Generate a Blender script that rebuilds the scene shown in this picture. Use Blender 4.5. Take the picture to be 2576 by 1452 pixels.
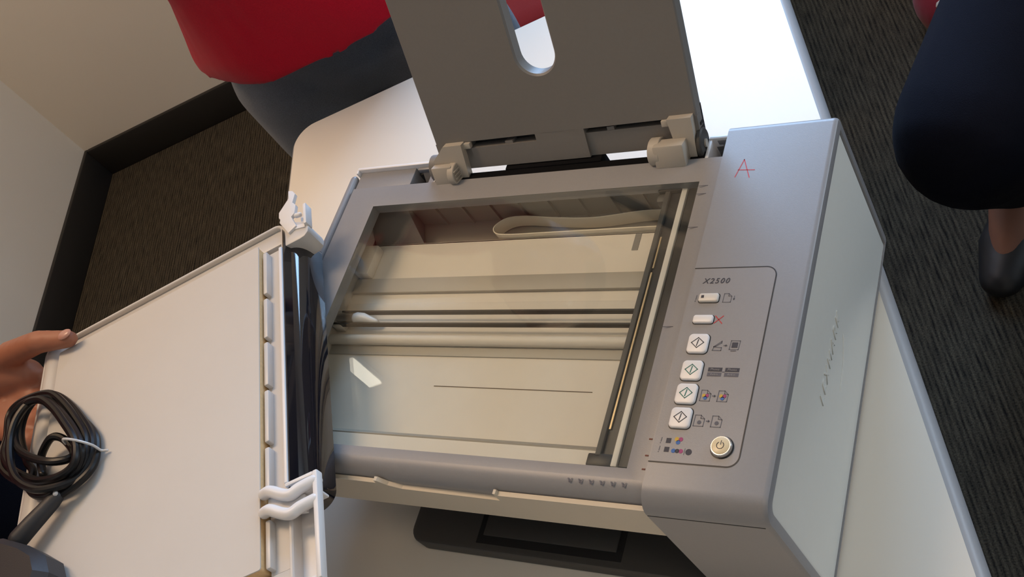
import bpy, bmesh, math, random
from mathutils import Vector, Matrix, Quaternion
random.seed(7)
for o in list(bpy.data.objects): bpy.data.objects.remove(o)
S = bpy.context.scene
COL = S.collection

# ------------------------------------------------------------------ camera
PHI = 0.37977                      # the printer stands turned by this angle on the table
ZT = 0.735                         # table top height
ZG = 0.87434                       # height of the scanner glass frame
def P2W(p):                        # printer frame -> world
    c, s = math.cos(PHI), math.sin(PHI)
    return Vector((c*p[0]+s*p[1], -s*p[0]+c*p[1], p[2]+ZG))
Rp = [[0.8379725, 0.2820029, -0.4672006], [-0.0167911, -0.8424003, -0.5385905], [-0.5454540, 0.4591688, -0.7011732]]
cam = bpy.data.cameras.new('camera'); camo = bpy.data.objects.new('camera', cam); COL.objects.link(camo)
cam.sensor_fit = 'HORIZONTAL'; cam.sensor_width = 36.0; cam.lens = 2696.5/2576*36.0
cam.clip_start = 0.02; cam.clip_end = 60
c_, s_ = math.cos(PHI), math.sin(PHI)
def rotw(v): return Vector((c_*v[0]+s_*v[1], -s_*v[0]+c_*v[1], v[2]))
rx, ry, rz = rotw(Rp[0]), -rotw(Rp[1]), -rotw(Rp[2])
m = Matrix.Identity(4)
for i in range(3): m[i][0], m[i][1], m[i][2] = rx[i], ry[i], rz[i]
m.translation = P2W((0.5990114, -0.2268186, 0.5478898))
camo.matrix_world = m
S.camera = camo

# ------------------------------------------------------------------ world, lights, exposure
S.view_settings.view_transform = 'Standard'; S.view_settings.look = 'None'
S.view_settings.gamma = 1.0; S.view_settings.use_curve_mapping = False
S.view_settings.exposure = 0.0
w = bpy.data.worlds.new('sky'); S.world = w; w.use_nodes = True
w.node_tree.nodes['Background'].inputs[0].default_value = (0.62, 0.80, 1.0, 1)
w.node_tree.nodes['Background'].inputs[1].default_value = 1.6
def area(name, loc, target, sx, sy, power, color):
    l = bpy.data.lights.new(name, 'AREA'); l.shape = 'RECTANGLE'; l.size = sx; l.size_y = sy
    l.energy = power; l.color = color
    o = bpy.data.objects.new(name, l); COL.objects.link(o); o.location = loc
    o.rotation_euler = (Vector(target)-Vector(loc)).to_track_quat('-Z', 'Y').to_euler()
    return o
WX0, WX1, WZ0, WZ1 = 0.00, 1.06, 1.00, 2.42          # window opening in the back wall
VY0, VY1 = 0.30, 1.60                                # window opening in the right wall
YB, XL, XR, YF, ZC = 1.787, -1.447, 3.2, -2.6, 3.05  # room shell
area('window_daylight', ((WX0+WX1)/2, YB+0.16, (WZ0+WZ1)/2), ((WX0+WX1)/2, 0, (WZ0+WZ1)/2), WX1-WX0, WZ1-WZ0, 74, (0.38, 0.61, 1.0))
area('side_window_daylight', (XR+0.16, (VY0+VY1)/2, (WZ0+WZ1)/2), (0, (VY0+VY1)/2, (WZ0+WZ1)/2), VY1-VY0, WZ1-WZ0, 40, (0.66, 0.79, 1.0))
LAMPS = [(-0.72, 0.78, 26), (1.45, -0.90, 4)]
for lx, ly, lp in LAMPS:
    area('ceiling_light_glow', (lx, ly, ZC-0.045), (lx, ly, 0), 1.1, 0.5, lp, (1.0, 0.68, 0.42))

# ------------------------------------------------------------------ materials
def lin(c): return tuple(((x/255+0.055)/1.055)**2.4 if x > 10 else x/255/12.92 for x in c)+(1,)
MATS = {}
def mat(name, col, rough=0.5, metal=0.0, spec=0.5, noise=0.0, nscale=60.0, bump=0.0, bscale=300.0, coat=0.0, sub=0.0, emit=None, estr=0.0, sheen=0.0):
    if name in MATS: return MATS[name]
    M = bpy.data.materials.new(name); M.use_nodes = True; nt = M.node_tree
    b = nt.nodes['Principled BSDF']
    b.inputs['Base Color'].default_value = col; b.inputs['Roughness'].default_value = rough
    b.inputs['Metallic'].default_value = metal; b.inputs['Specular IOR Level'].default_value = spec
    b.inputs['Coat Weight'].default_value = coat; b.inputs['Sheen Weight'].default_value = sheen
    if sub: b.inputs['Subsurface Weight'].default_value = sub; b.inputs['Subsurface Radius'].default_value = (0.01, 0.004, 0.002)
    if emit: b.inputs['Emission Color'].default_value = emit; b.inputs['Emission Strength'].default_value = estr
    tc = nt.nodes.new('ShaderNodeTexCoord')
    if noise:
        n = nt.nodes.new('ShaderNodeTexNoise'); n.inputs['Scale'].default_value = nscale; n.inputs['Detail'].default_value = 6
        nt.links.new(tc.outputs['Object'], n.inputs['Vector'])
        mx = nt.nodes.new('ShaderNodeMix'); mx.data_type = 'RGBA'
        mx.inputs['A'].default_value = tuple(min(1, x*(1-noise)) for x in col[:3])+(1,)
        mx.inputs['B'].default_value = tuple(min(1, x*(1+noise)) for x in col[:3])+(1,)
        nt.links.new(n.outputs['Fac'], mx.inputs['Factor']); nt.links.new(mx.outputs['Result'], b.inputs['Base Color'])
    if bump:
        n = nt.nodes.new('ShaderNodeTexNoise'); n.inputs['Scale'].default_value = bscale; n.inputs['Detail'].default_value = 3
        nt.links.new(tc.outputs['Object'], n.inputs['Vector'])
        bp = nt.nodes.new('ShaderNodeBump'); bp.inputs['Strength'].default_value = bump; bp.inputs['Distance'].default_value = 0.001
        nt.links.new(n.outputs['Fac'], bp.inputs['Height']); nt.links.new(bp.outputs['Normal'], b.inputs['Normal'])
    MATS[name] = M
    return M
def fabric(name, col, rough=0.9, scale=900.0, var=0.35, big=0.2, sheen=0.15):
    M = mat(name, col, rough, spec=0.12, sheen=sheen); nt = M.node_tree; b = nt.nodes['Principled BSDF']
    tc = nt.nodes['Texture Coordinate']
    wv = nt.nodes.new('ShaderNodeTexNoise'); wv.inputs['Scale'].default_value = scale; wv.inputs['Detail'].default_value = 4
    bg = nt.nodes.new('ShaderNodeTexNoise'); bg.inputs['Scale'].default_value = 9; bg.inputs['Detail'].default_value = 4
    nt.links.new(tc.outputs['Object'], wv.inputs['Vector']); nt.links.new(tc.outputs['Object'], bg.inputs['Vector'])
    m1 = nt.nodes.new('ShaderNodeMix'); m1.data_type = 'RGBA'
    m1.inputs['A'].default_value = tuple(x*(1-var) for x in col[:3])+(1,); m1.inputs['B'].default_value = tuple(min(1, x*(1+var)) for x in col[:3])+(1,)
    ad = nt.nodes.new('ShaderNodeMath'); ad.operation = 'MULTIPLY_ADD'; ad.inputs[1].default_value = big*2
    nt.links.new(bg.outputs['Fac'], ad.inputs[0]); 
    sb = nt.nodes.new('ShaderNodeMath'); sb.operation = 'SUBTRACT'; sb.inputs[1].default_value = big
    nt.links.new(wv.outputs['Fac'], sb.inputs[0]); nt.links.new(sb.outputs[0], ad.inputs[2])
    nt.links.new(ad.outputs[0], m1.inputs['Factor']); nt.links.new(m1.outputs['Result'], b.inputs['Base Color'])
    bp = nt.nodes.new('ShaderNodeBump'); bp.inputs['Strength'].default_value = 0.25; bp.inputs['Distance'].default_value = 0.002
    nt.links.new(wv.outputs['Fac'], bp.inputs['Height']); nt.links.new(bp.outputs['Normal'], b.inputs['Normal'])
    return M
GREY = mat('grey_plastic', (0.245, 0.245, 0.255, 1), 0.38, spec=0.6, noise=0.04, nscale=500, bump=0.05, bscale=1500)
GREY2 = mat('warm_grey_plastic', (0.20, 0.188, 0.175, 1), 0.5, noise=0.04, nscale=400, bump=0.05, bscale=1500)
DARKGREY = mat('dark_grey_plastic', (0.055, 0.052, 0.048, 1), 0.55, noise=0.08, nscale=300)
BLACK = mat('black_plastic', (0.012, 0.012, 0.013, 1), 0.45)
MATTE = mat('matte_black_plastic', (0.006, 0.006, 0.007, 1), 0.9, spec=0.08)
GLOSSBLACK = mat('gloss_black_plastic', (0.006, 0.006, 0.010, 1), 0.06, spec=0.6, coat=0.5)
WHITE = mat('white_plastic', (0.78, 0.77, 0.77, 1), 0.35)
LIDWHITE = mat('lid_white_plastic', (0.62, 0.60, 0.58, 1), 0.35)
PADWHITE = mat('pad_white_sheet', (0.60, 0.575, 0.54, 1), 0.5, noise=0.02, nscale=30)
FOAM = mat('yellowed_foam', (0.74, 0.50, 0.25, 1), 0.85, noise=0.15, nscale=400)
BEIGE = mat('beige_plastic', (0.46, 0.42, 0.36, 1), 0.5, noise=0.03)
DOOR = mat('cream_plastic', (0.62, 0.55, 0.44, 1), 0.5, noise=0.03)
BED = mat('scanner_bed_plastic', (0.77, 0.70, 0.61, 1), 0.6, noise=0.03, nscale=80)
SIDEP = mat('frosted_side_panel', (0.70, 0.71, 0.67, 1), 0.32, noise=0.02, nscale=200)
INK = mat('dark_print', (0.035, 0.036, 0.05, 1), 0.6)
INKGREY = mat('grey_print', (0.10, 0.10, 0.12, 1), 0.6)
INKRED = mat('red_print', (0.50, 0.03, 0.035, 1), 0.6)
INKGREEN = mat('green_print', (0.01, 0.16, 0.13, 1), 0.6)
INKYEL = mat('yellow_print', (0.55, 0.36, 0.05, 1), 0.6)
INKMAG = mat('magenta_print', (0.33, 0.05, 0.16, 1), 0.6)
INKBLU = mat('blue_print', (0.04, 0.13, 0.38, 1), 0.6)
CHROME = mat('chrome', (0.75, 0.73, 0.70, 1), 0.15, metal=1.0)
CREAMBTN = mat('cream_button', (0.72, 0.60, 0.38, 1), 0.3)
STEEL = mat('steel', (0.45, 0.43, 0.40, 1), 0.3, metal=1.0)
CORD = mat('black_cord', (0.006, 0.006, 0.007, 1), 0.36, spec=0.3)
ADAPT = mat('black_adapter', (0.022, 0.022, 0.025, 1), 0.5, bump=0.1, bscale=900)
TIE = mat('clear_tie', (0.6, 0.6, 0.6, 1), 0.25)
LAMIN = mat('table_laminate', (0.80, 0.755, 0.67, 1), 0.24, noise=0.02, nscale=5)
TRIM = mat('table_edge_band', (0.36, 0.36, 0.37, 1), 0.4)
WALL = mat('wall_paint', (0.74, 0.68, 0.58, 1), 0.9, spec=0.2, noise=0.02, nscale=3, bump=0.15, bscale=350)
CEIL = mat('ceiling_paint', (0.68, 0.62, 0.53, 1), 0.95, spec=0.1)
BASEB = mat('dark_baseboard', (0.016, 0.014, 0.012, 1), 0.55)
METALLEG = mat('table_leg_metal', (0.12, 0.12, 0.12, 1), 0.4, metal=0.6)
WFRAME = mat('window_frame_paint', (0.55, 0.55, 0.55, 1), 0.5)
SKIN = mat('skin', (0.36, 0.145, 0.085, 1), 0.5, sub=0.08, noise=0.12, nscale=60, bump=0.12, bscale=260)
SKIN2 = mat('tanned_skin', (0.20, 0.085, 0.05, 1), 0.5, noise=0.1, nscale=60)
NAIL = mat('finger_nail', (0.52, 0.27, 0.21, 1), 0.25)
HAIR = mat('dark_hair', (0.015, 0.010, 0.007, 1), 0.5, noise=0.3, nscale=300)
REDSHIRT = fabric('red_cotton', (0.46, 0.006, 0.022, 1), big=0.12, var=0.25)
DKRED = fabric('dark_red_cotton', (0.22, 0.008, 0.014, 1), big=0.12)
DENIM = fabric('washed_denim', (0.16, 0.175, 0.20, 1), var=0.5, big=0.3)
DKDENIM = fabric('dark_denim', (0.0030, 0.0040, 0.010, 1), var=0.5, sheen=0.02)
REDCH = fabric('red_upholstery', (0.17, 0.012, 0.014, 1), var=0.2)
BAGRED = fabric('red_nylon', (0.17, 0.012, 0.02, 1), var=0.2)
DKCH = fabric('charcoal_upholstery', (0.02, 0.02, 0.022, 1))
def glass_mat(name, tint=(0.97, 0.985, 0.975, 1), rough=0.0):
    M = bpy.data.materials.new(name); M.use_nodes = True; nt = M.node_tree
    for n in list(nt.nodes): nt.nodes.remove(n)
    out = nt.nodes.new('ShaderNodeOutputMaterial'); mx = nt.nodes.new('ShaderNodeMixShader')
    tr = nt.nodes.new('ShaderNodeBsdfTransparent'); tr.inputs[0].default_value = tint
    gl = nt.nodes.new('ShaderNodeBsdfGlossy'); gl.inputs['Roughness'].default_value = rough
    lw = nt.nodes.new('ShaderNodeLayerWeight'); lw.inputs['Blend'].default_value = 0.5
    pw = nt.nodes.new('ShaderNodeMath'); pw.operation = 'POWER'; pw.inputs[1].default_value = 5.0
    fr = nt.nodes.new('ShaderNodeMath'); fr.operation = 'MULTIPLY_ADD'; fr.inputs[1].default_value = 0.96; fr.inputs[2].default_value = 0.04
    nt.links.new(lw.outputs['Facing'], pw.inputs[0]); nt.links.new(pw.outputs[0], fr.inputs[0])
    nt.links.new(fr.outputs[0], mx.inputs[0]); nt.links.new(tr.outputs[0], mx.inputs[1]); nt.links.new(gl.outputs[0], mx.inputs[2])
    nt.links.new(mx.outputs[0], out.inputs[0])
    MATS[name] = M
    return M
GLASS = glass_mat('scanner_glass'); WGLASS = glass_mat('window_glass')
def carpet_mat():
    M = bpy.data.materials.new('ribbed_carpet'); M.use_nodes = True; nt = M.node_tree; b = nt.nodes['Principled BSDF']
    b.inputs['Roughness'].default_value = 0.95; b.inputs['Specular IOR Level'].default_value = 0.1
    tc = nt.nodes.new('ShaderNodeTexCoord')
    mp = nt.nodes.new('ShaderNodeMapping'); mp.inputs['Scale'].default_value = (1.0, 0.10, 1.0)
    nt.links.new(tc.outputs['Object'], mp.inputs['Vector'])
    n1 = nt.nodes.new('ShaderNodeTexNoise'); n1.inputs['Scale'].default_value = 240; n1.inputs['Detail'].default_value = 2
    nt.links.new(mp.outputs['Vector'], n1.inputs['Vector'])
    n2 = nt.nodes.new('ShaderNodeTexNoise'); n2.inputs['Scale'].default_value = 420; n2.inputs['Detail'].default_value = 2
    nt.links.new(tc.outputs['Object'], n2.inputs['Vector'])
    wv = nt.nodes.new('ShaderNodeTexWave'); wv.inputs['Scale'].default_value = 40; wv.inputs['Distortion'].default_value = 1.2; wv.bands_direction = 'X'
    wv.inputs['Detail'].default_value = 2; wv.inputs['Detail Scale'].default_value = 2
    nt.links.new(mp.outputs['Vector'], wv.inputs['Vector'])
    ad = nt.nodes.new('ShaderNodeMath'); ad.operation = 'MULTIPLY'; nt.links.new(n1.outputs['Fac'], ad.inputs[0]); nt.links.new(n2.outputs['Fac'], ad.inputs[1])
    ad2 = nt.nodes.new('ShaderNodeMath'); ad2.operation = 'MULTIPLY_ADD'; ad2.inputs[1].default_value = 0.16
    nt.links.new(wv.outputs['Fac'], ad2.inputs[0]); nt.links.new(ad.outputs[0], ad2.inputs[2])
    cr = nt.nodes.new('ShaderNodeValToRGB'); e = cr.color_ramp.elements
    e[0].position = 0.14; e[0].color = (0.010, 0.0085, 0.0075, 1); e[1].position = 0.60; e[1].color = (0.095, 0.078, 0.052, 1)
    nt.links.new(ad2.outputs[0], cr.inputs['Fac']); nt.links.new(cr.outputs['Color'], b.inputs['Base Color'])
    bp = nt.nodes.new('ShaderNodeBump'); bp.inputs['Strength'].default_value = 0.6; bp.inputs['Distance'].default_value = 0.004
    nt.links.new(ad2.outputs[0], bp.inputs['Height']); nt.links.new(bp.outputs['Normal'], b.inputs['Normal'])
    return M
CARPET = carpet_mat()

# ------------------------------------------------------------------ mesh helpers
def rr(x0, x1, y0, y1, r, n=6):
    """rounded rectangle, counter-clockwise; r number or (r00, r10, r11, r01)"""
    if not isinstance(r, (tuple, list)): r = (r,)*4
    out = []
    for (cx, cy, sx, sy, a0, q) in ((x0, y0, 1, 1, math.pi, r[0]), (x1, y0, -1, 1, 1.5*math.pi, r[1]), (x1, y1, -1, -1, 0, r[2]), (x0, y1, 1, -1, 0.5*math.pi, r[3])):
        for k in range(n+1):
            a = a0+k/n*math.pi/2
            out.append((cx+sx*q+q*math.cos(a), cy+sy*q+q*math.sin(a)))
    return out
class MB:
    def __init__(s, T=None): s.v = []; s.f = []; s.T = T
    def add(s, vs, fs):
        k = len(s.v)
        s.v += [tuple(s.T(*p)) if s.T else tuple(p) for p in vs]; s.f += [tuple(i+k for i in q) for q in fs]
        return s
    def box(s, x0, x1, y0, y1, z0, z1, bev=0.0, seg=2):
        if bev <= 0:
            return s.add([(x0, y0, z0), (x1, y0, z0), (x1, y1, z0), (x0, y1, z0), (x0, y0, z1), (x1, y0, z1), (x1, y1, z1), (x0, y1, z1)],
                         [(3, 2, 1, 0), (4, 5, 6, 7), (0, 1, 5, 4), (1, 2, 6, 5), (2, 3, 7, 6), (3, 0, 4, 7)])
        bm = bmesh.new(); bmesh.ops.create_cube(bm, size=1)
        for v in bm.verts: v.co = Vector(((x0+x1)/2+v.co.x*(x1-x0), (y0+y1)/2+v.co.y*(y1-y0), (z0+z1)/2+v.co.z*(z1-z0)))
        bmesh.ops.bevel(bm, geom=bm.edges[:], offset=bev, segments=seg, affect='EDGES', profile=0.5)
        bm.verts.index_update()
        s.add([tuple(v.co) for v in bm.verts], [tuple(v.index for v in f.verts) for f in bm.faces]); bm.free()
        return s
    def loft(s, rings, caps=(True, True), closed=True, loop=False):
        n = len(rings[0]); k = len(rings); vs = [p for r in rings for p in r]; fs = []
        for i in range(k if loop else k-1):
            j = (i+1) % k
            for q in range(n if closed else n-1):
                p = (q+1) % n
                fs.append((i*n+q, i*n+p, j*n+p, j*n+q))
        if not loop:
            if caps[0]: fs.append(tuple(range(n))[::-1])
            if caps[1]: fs.append(tuple((k-1)*n+q for q in range(n)))
        return s.add(vs, fs)
    def prism(s, poly, z0, z1, bev=0.0):
        rings = [[(x, y, z0) for x, y in poly], [(x, y, z1-bev) for x, y in poly]]
        if bev:
            cx = sum(p[0] for p in poly)/len(poly); cy = sum(p[1] for p in poly)/len(poly)
            def ins(p, d):
                L = math.hypot(p[0]-cx, p[1]-cy) or 1
                return (p[0]-(p[0]-cx)/L*d, p[1]-(p[1]-cy)/L*d)
            rings.append([ins(p, bev*0.3)+(z1-bev*0.3,) for p in poly]); rings.append([ins(p, bev)+(z1,) for p in poly])
        return s.loft(rings)
    def tube(s, path, r, n=12, caps=True, flat=1.0, up=None, closed=False):
        P = [Vector(p) for p in path]; k = len(P)
        R = r if isinstance(r, (list, tuple)) else [r]*k
        tan = []
        for i in range(k):
            a = P[i-1] if (i > 0 or closed) else P[i]; b = P[(i+1) % k] if (i < k-1 or closed) else P[i]
            tan.append((b-a).normalized())
        u = Vector(up) if up else (Vector((0, 0, 1)) if abs(tan[0].z) < 0.9 else Vector((1, 0, 0)))
        rings = []
        for i in range(k):
            t = tan[i]; u = (u-t*u.dot(t))
            if u.length < 1e-6: u = t.orthogonal()
            u.normalize(); w_ = t.cross(u)
            rings.append([tuple(P[i]+w_*(R[i]*math.cos(2*math.pi*q/n))+u*(R[i]*flat*math.sin(2*math.pi*q/n))) for q in range(n)])
        if caps and not closed:      # rounded ends
            t0, t1 = tan[0], tan[-1]
            def cap(c, ring, t, sg):
                return [[tuple(Vector(c)+(Vector(p)-Vector(c))*math.cos(a)+t*sg*R[0 if sg < 0 else -1]*math.sin(a)*0.9) for p in ring] for a in (0.5, 1.0, 1.4)]
            rings = cap(P[0], rings[0], t0, -1)[::-1]+rings+cap(P[-1], rings[-1], t1, 1)
        return s.loft(rings, (caps, caps), loop=closed)
    def ellipsoid(s, c, r, n=16, m=10):
        rings = []
        for i in range(1, m):
            a = math.pi*i/m
            rings.append([(c[0]+r[0]*math.sin(a)*math.cos(2*math.pi*q/n), c[1]+r[1]*math.sin(a)*math.sin(2*math.pi*q/n), c[2]-r[2]*math.cos(a)) for q in range(n)])
        return s.loft(rings)
    def build(s, name, M, parent=None, ang=35, remesh=0.0, smooth=0, fix=True):
        me = bpy.data.meshes.new(name); me.from_pydata(s.v, [], s.f)
        if fix:
            bm = bmesh.new(); bm.from_mesh(me); bmesh.ops.recalc_face_normals(bm, faces=bm.faces[:]); bm.to_mesh(me); bm.free()
        me.materials.append(M)
        o = bpy.data.objects.new(name, me); COL.objects.link(o)
        if remesh:
            md = o.modifiers.new('r', 'REMESH'); md.mode = 'VOXEL'; md.voxel_size = remesh; md.adaptivity = 0
            if smooth:
                sm = o.modifiers.new('s', 'SMOOTH'); sm.iterations = smooth; sm.factor = 0.5
            dg = bpy.context.evaluated_depsgraph_get(); dg.update()
            m2 = bpy.data.meshes.new_from_object(o.evaluated_get(dg)); o.modifiers.clear(); o.data = m2
            bpy.data.meshes.remove(me); me = m2; me.name = name
            if not me.materials: me.materials.append(M)
        me.polygons.foreach_set('use_smooth', [True]*len(me.polygons))
        if not remesh: me.set_sharp_from_angle(angle=math.radians(ang))
        me.update()
        if parent: o.parent = parent
        return o
def cr(pts, n=8, closed=False):
    """Catmull-Rom through points"""
    P = [Vector(p) for p in pts]; out = []; k = len(P)
    for i in range(k if closed else k-1):
        p1, p2 = P[i], P[(i+1) % k]
        p0 = P[i-1] if (i > 0 or closed) else p1; p3 = P[(i+2) % k] if (i < k-2 or closed) else p2
        for q in range(n):
            t = q/n
            out.append(0.5*((2*p1)+(p2-p0)*t+(2*p0-5*p1+4*p2-p3)*t*t+(3*p1-p0-3*p2+p3)*t**3))
    if not closed: out.append(P[-1])
    return out
def tag(o, label, cat, group=None, kind=None):
    if label: o['label'] = label
    if cat: o['category'] = cat
    if group: o['group'] = group
    if kind: o['kind'] = kind
    return o
def empty(name, loc, rz=0):
    o = bpy.data.objects.new(name, None); COL.objects.link(o); o.location = loc; o.rotation_euler = (0, 0, rz); o.empty_display_size = 0.05
    return o
def structure(o, label=None, cat=None):
    o['kind'] = 'structure'
    if label: o['label'] = label
    if cat: o['category'] = cat
    return o

# ------------------------------------------------------------------ room shell
structure(MB().box(XL-0.2, XR+0.2, YF-0.2, YB+0.2, -0.06, 0).build('floor', CARPET), 'dark brown ribbed carpet floor', 'floor')
structure(MB().box(XL-0.2, XR+0.2, YF-0.2, YB+0.2, ZC, ZC+0.08).build('ceiling', CEIL), 'plain pale ceiling', 'ceiling')
structure(MB().box(XL-0.14, XL, YF-0.2, YB+0.14, 0, ZC).build('wall_left', WALL), 'beige painted wall at the left edge of the picture', 'wall')
wr_ = MB()
for a in ((YF-0.2, VY0, 0, ZC), (VY1, YB+0.14, 0, ZC), (VY0, VY1, 0, WZ0), (VY0, VY1, WZ1, ZC)): wr_.box(XR, XR+0.12, a[0], a[1], a[2], a[3])
structure(wr_.build('wall_right', WALL), 'beige painted wall with a window, right of the seated person', 'wall')
structure(MB().box(XL, XR, YF-0.14, YF, 0, ZC).build('wall_front', WALL), 'beige painted wall behind the photographer', 'wall')
wb = MB()
for a in ((XL, WX0, 0, ZC), (WX1, XR, 0, ZC), (WX0, WX1, 0, WZ0), (WX0, WX1, WZ1, ZC)):
    wb.box(a[0], a[1], YB, YB+0.12, a[2], a[3])
structure(wb.build('wall_back', WALL), 'beige painted wall behind the person in red', 'wall')
for nm, bx in (('baseboard_left', (XL, XL+0.012, YF, YB, 0, 0.10)), ('baseboard_back', (XL+0.012, XR-0.012, YB-0.012, YB, 0, 0.10)),
               ('baseboard_right', (XR-0.012, XR, YF, YB, 0, 0.10)), ('baseboard_front', (XL+0.012, XR-0.012, YF, YF+0.012, 0, 0.10))):
    structure(MB().box(*bx, bev=0.003).build(nm, BASEB), 'dark rubber baseboard along the '+nm.split('_')[1]+' wall', 'baseboard')
def window(name, label, loc, rz, wd):
    win = structure(empty(name, loc, rz), label, 'window'); h = WZ1-WZ0; fm = MB(); k = wd/2
    for a in ((-k, -k+0.05, 0, h), (k-0.05, k, 0, h), (-k+0.05, k-0.05, 0, 0.05), (-k+0.05, k-0.05, h-0.05, h), (-0.02, 0.02, 0.05, h-0.05)):
        fm.box(a[0], a[1], 0.03, 0.09, a[2], a[3], bev=0.004)
    fm.build('window_frame', WFRAME, win)
    for x0, x1 in ((-k+0.05, -0.02), (0.02, k-0.05)): MB().box(x0, x1, 0.055, 0.059, 0.05, h-0.05).build('pane', WGLASS, win)
    MB().box(-k-0.05, k+0.05, -0.09, 0.05, -0.03, 0.0, bev=0.006).build('window_sill', WFRAME, win)
window('window_1', 'daylight window in the back wall behind the printer', ((WX0+WX1)/2, YB, WZ0), 0, WX1-WX0)
window('window_2', 'daylight window in the right wall', (XR, (VY0+VY1)/2, WZ0), -math.pi/2, VY1-VY0)
EMW = mat('lamp_diffuser', (0.9, 0.88, 0.8, 1), 0.6, emit=(1.0, 0.80, 0.55, 1), estr=1.6)
for i, (lx, ly, lp) in enumerate(LAMPS):
    t = tag(empty('ceiling_light', (lx, ly, ZC-0.04)), ('warm ceiling light panel on the window side' if i else 'warm ceiling light panel on the corner side'), 'ceiling light', 'ceiling light panels')
    b = MB()
    for a in ((-0.60, -0.57, -0.30, 0.30), (0.57, 0.60, -0.30, 0.30), (-0.57, 0.57, -0.30, -0.27), (-0.57, 0.57, 0.27, 0.30)): b.box(a[0], a[1], a[2], a[3], -0.01, 0.04)
    b.build('frame', WFRAME, t); MB().box(-0.57, 0.57, -0.27, 0.27, 0.012, 0.03).build('diffuser', EMW, t)
# small lit lamp high in the wall corner; the scanner glass mirrors it
t = tag(empty('wall_lamp', (-1.385, YB, 2.90)), 'small lit wall lamp just below the ceiling in the room corner', 'lamp')
MB().box(-0.030, 0.030, -0.022, 0.0, -0.085, 0.105, bev=0.004).build('lamp_housing', WHITE, t)
MB().box(-0.026, 0.026, -0.030, -0.020, -0.08, 0.10, bev=0.004).build('lamp_lens', mat('lamp_lens', (0.9, 0.88, 0.8, 1), 0.4, emit=(1, 0.9, 0.72, 1), estr=7.0), t)

# ------------------------------------------------------------------ table
TX0, TX1, TY0, TY1 = -0.1425, 0.4525, -1.05, 0.5545
tb = tag(empty('folding_table', ((TX0+TX1)/2, (TY0+TY1)/2, 0)), 'long narrow pale laminate table carrying the printer', 'table')
ox, oy = (TX0+TX1)/2, (TY0+TY1)/2
def TT(x, y, z): return (x-ox, y-oy, z)
MB(TT).prism(rr(TX0+0.008, TX1-0.008, TY0+0.008, TY1-0.008, 0.028, 10), ZT-0.028, ZT).build('tabletop', LAMIN, tb)
rings = []
for a in range(0, 9):
    th = math.pi*(-0.5+a/8)
    d = 0.008-0.008*math.cos(th); z = ZT-0.0155+0.0145*math.sin(th)
    rings.append([(x, y, z) for x, y in rr(TX0+d, TX1-d, TY0+d, TY1-d, 0.036-d, 10)])
rings += [[(x, y, ZT-0.001) for x, y in rr(TX0+0.0095, TX1-0.0095, TY0+0.0095, TY1-0.0095, 0.027, 10)], [(x, y, ZT-0.030) for x, y in rr(TX0+0.0095, TX1-0.0095, TY0+0.0095, TY1-0.0095, 0.027, 10)]]
MB(TT).loft(rings, loop=True).build('edge_band', TRIM, tb, ang=60)
for y in (TY0+0.22, TY1-0.30):
    MB(TT).box(ox-0.03, ox+0.03, y-0.02, y+0.02, 0.05, ZT-0.028, bev=0.006).build('column_leg', METALLEG, tb)
    MB(TT).box(TX0+0.05, TX1-0.05, y-0.03, y+0.03, 0.0, 0.05, bev=0.012).build('foot', METALLEG, tb)
MB(TT).box(ox-0.02, ox+0.02, TY0+0.22, TY1-0.30, 0.30, 0.36, bev=0.006).build('stretcher', METALLEG, tb)

# ------------------------------------------------------------------ printer
W, D, H = 0.300, 0.2205, 0.1393
ZF = -H+0.0015
XC0, XC1 = 0.3165, 0.3935
pr = tag(empty('all_in_one_printer', P2W((0, 0, 0)), -PHI), 'grey all-in-one printer with bare scanner glass and raised paper support', 'printer')
def frame_loops():
    L = [(0, W, 0, D, -0.012), (0, W, 0, D, -0.0022), (0.0005, W-0.0005, 0.0005, D-0.0005, -0.0018), (-0.011, W+0.007, -0.007, D+0.0115, 0.0)]
    x0, y0, x1, y1 = -0.0290, -0.0075, XC0, 0.2395
    L.append((x0, x1, y0, y1, 0.0))
    for k in range(1, 7):
        a = k/6*math.pi/2
        L.append((x0-0.0025*math.sin(a), x1, y0-0.0125*math.sin(a), y1, -0.0125*(1-math.cos(a)) if k < 6 else -0.0125))
    L.append((x0-0.0025, x1, y0-0.0125, y1, -0.040)); L.append((x0+0.002, x1, y0-0.008, y1, -0.040)); L.append((x0+0.012, x1, y0-0.004, y1, -0.012))
    return [[(a, c, z), (b, c, z), (b, d, z), (a, d, z)] for a, b, c, d, z in L]
fr = MB().loft(frame_loops(), loop=True).build('scanner_frame', GREY, pr, ang=28)
# paper-size ticks, corner arrows and little latch marks printed on the frame
for y in (0.2145, 0.2075, 0.1790, 0.1000):
    MB().box(0.3005, 0.3078, y-0.00025, y+0.00025, 0.0, 0.0001).build('size_tick', INKGREY, fr)
for k in range(6):
    x = 0.262+k*0.0075
    MB().add([(x, -0.0098, 0.0003), (x+0.0010, -0.0098, 0.0003), (x+0.0024, -0.0126, 0.0002), (x+0.0014, -0.0126, 0.0002), (x+0.0030, -0.0098, 0.0003), (x+0.0036, -0.0098, 0.0003)], [(0, 3, 2, 1), (3, 2, 5, 4)]).build('corner_arrow', INKGREY, fr)
for y in (0.0195, 0.0085, -0.0005):
    MB().box(0.3105, 0.3128, y, y+0.0010, 0.0, 0.0002).build('frame_mark', mat('rust_print', (0.16, 0.06, 0.04, 1), 0.7), fr)
# rounded rail down the left side of the frame
MB().tube([(-0.0368, -0.012, -0.0042), (-0.0368, 0.10, -0.0042), (-0.0368, 0.2530, -0.0042)], 0.0038, 14).build('side_rail', GREY, pr)
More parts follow.
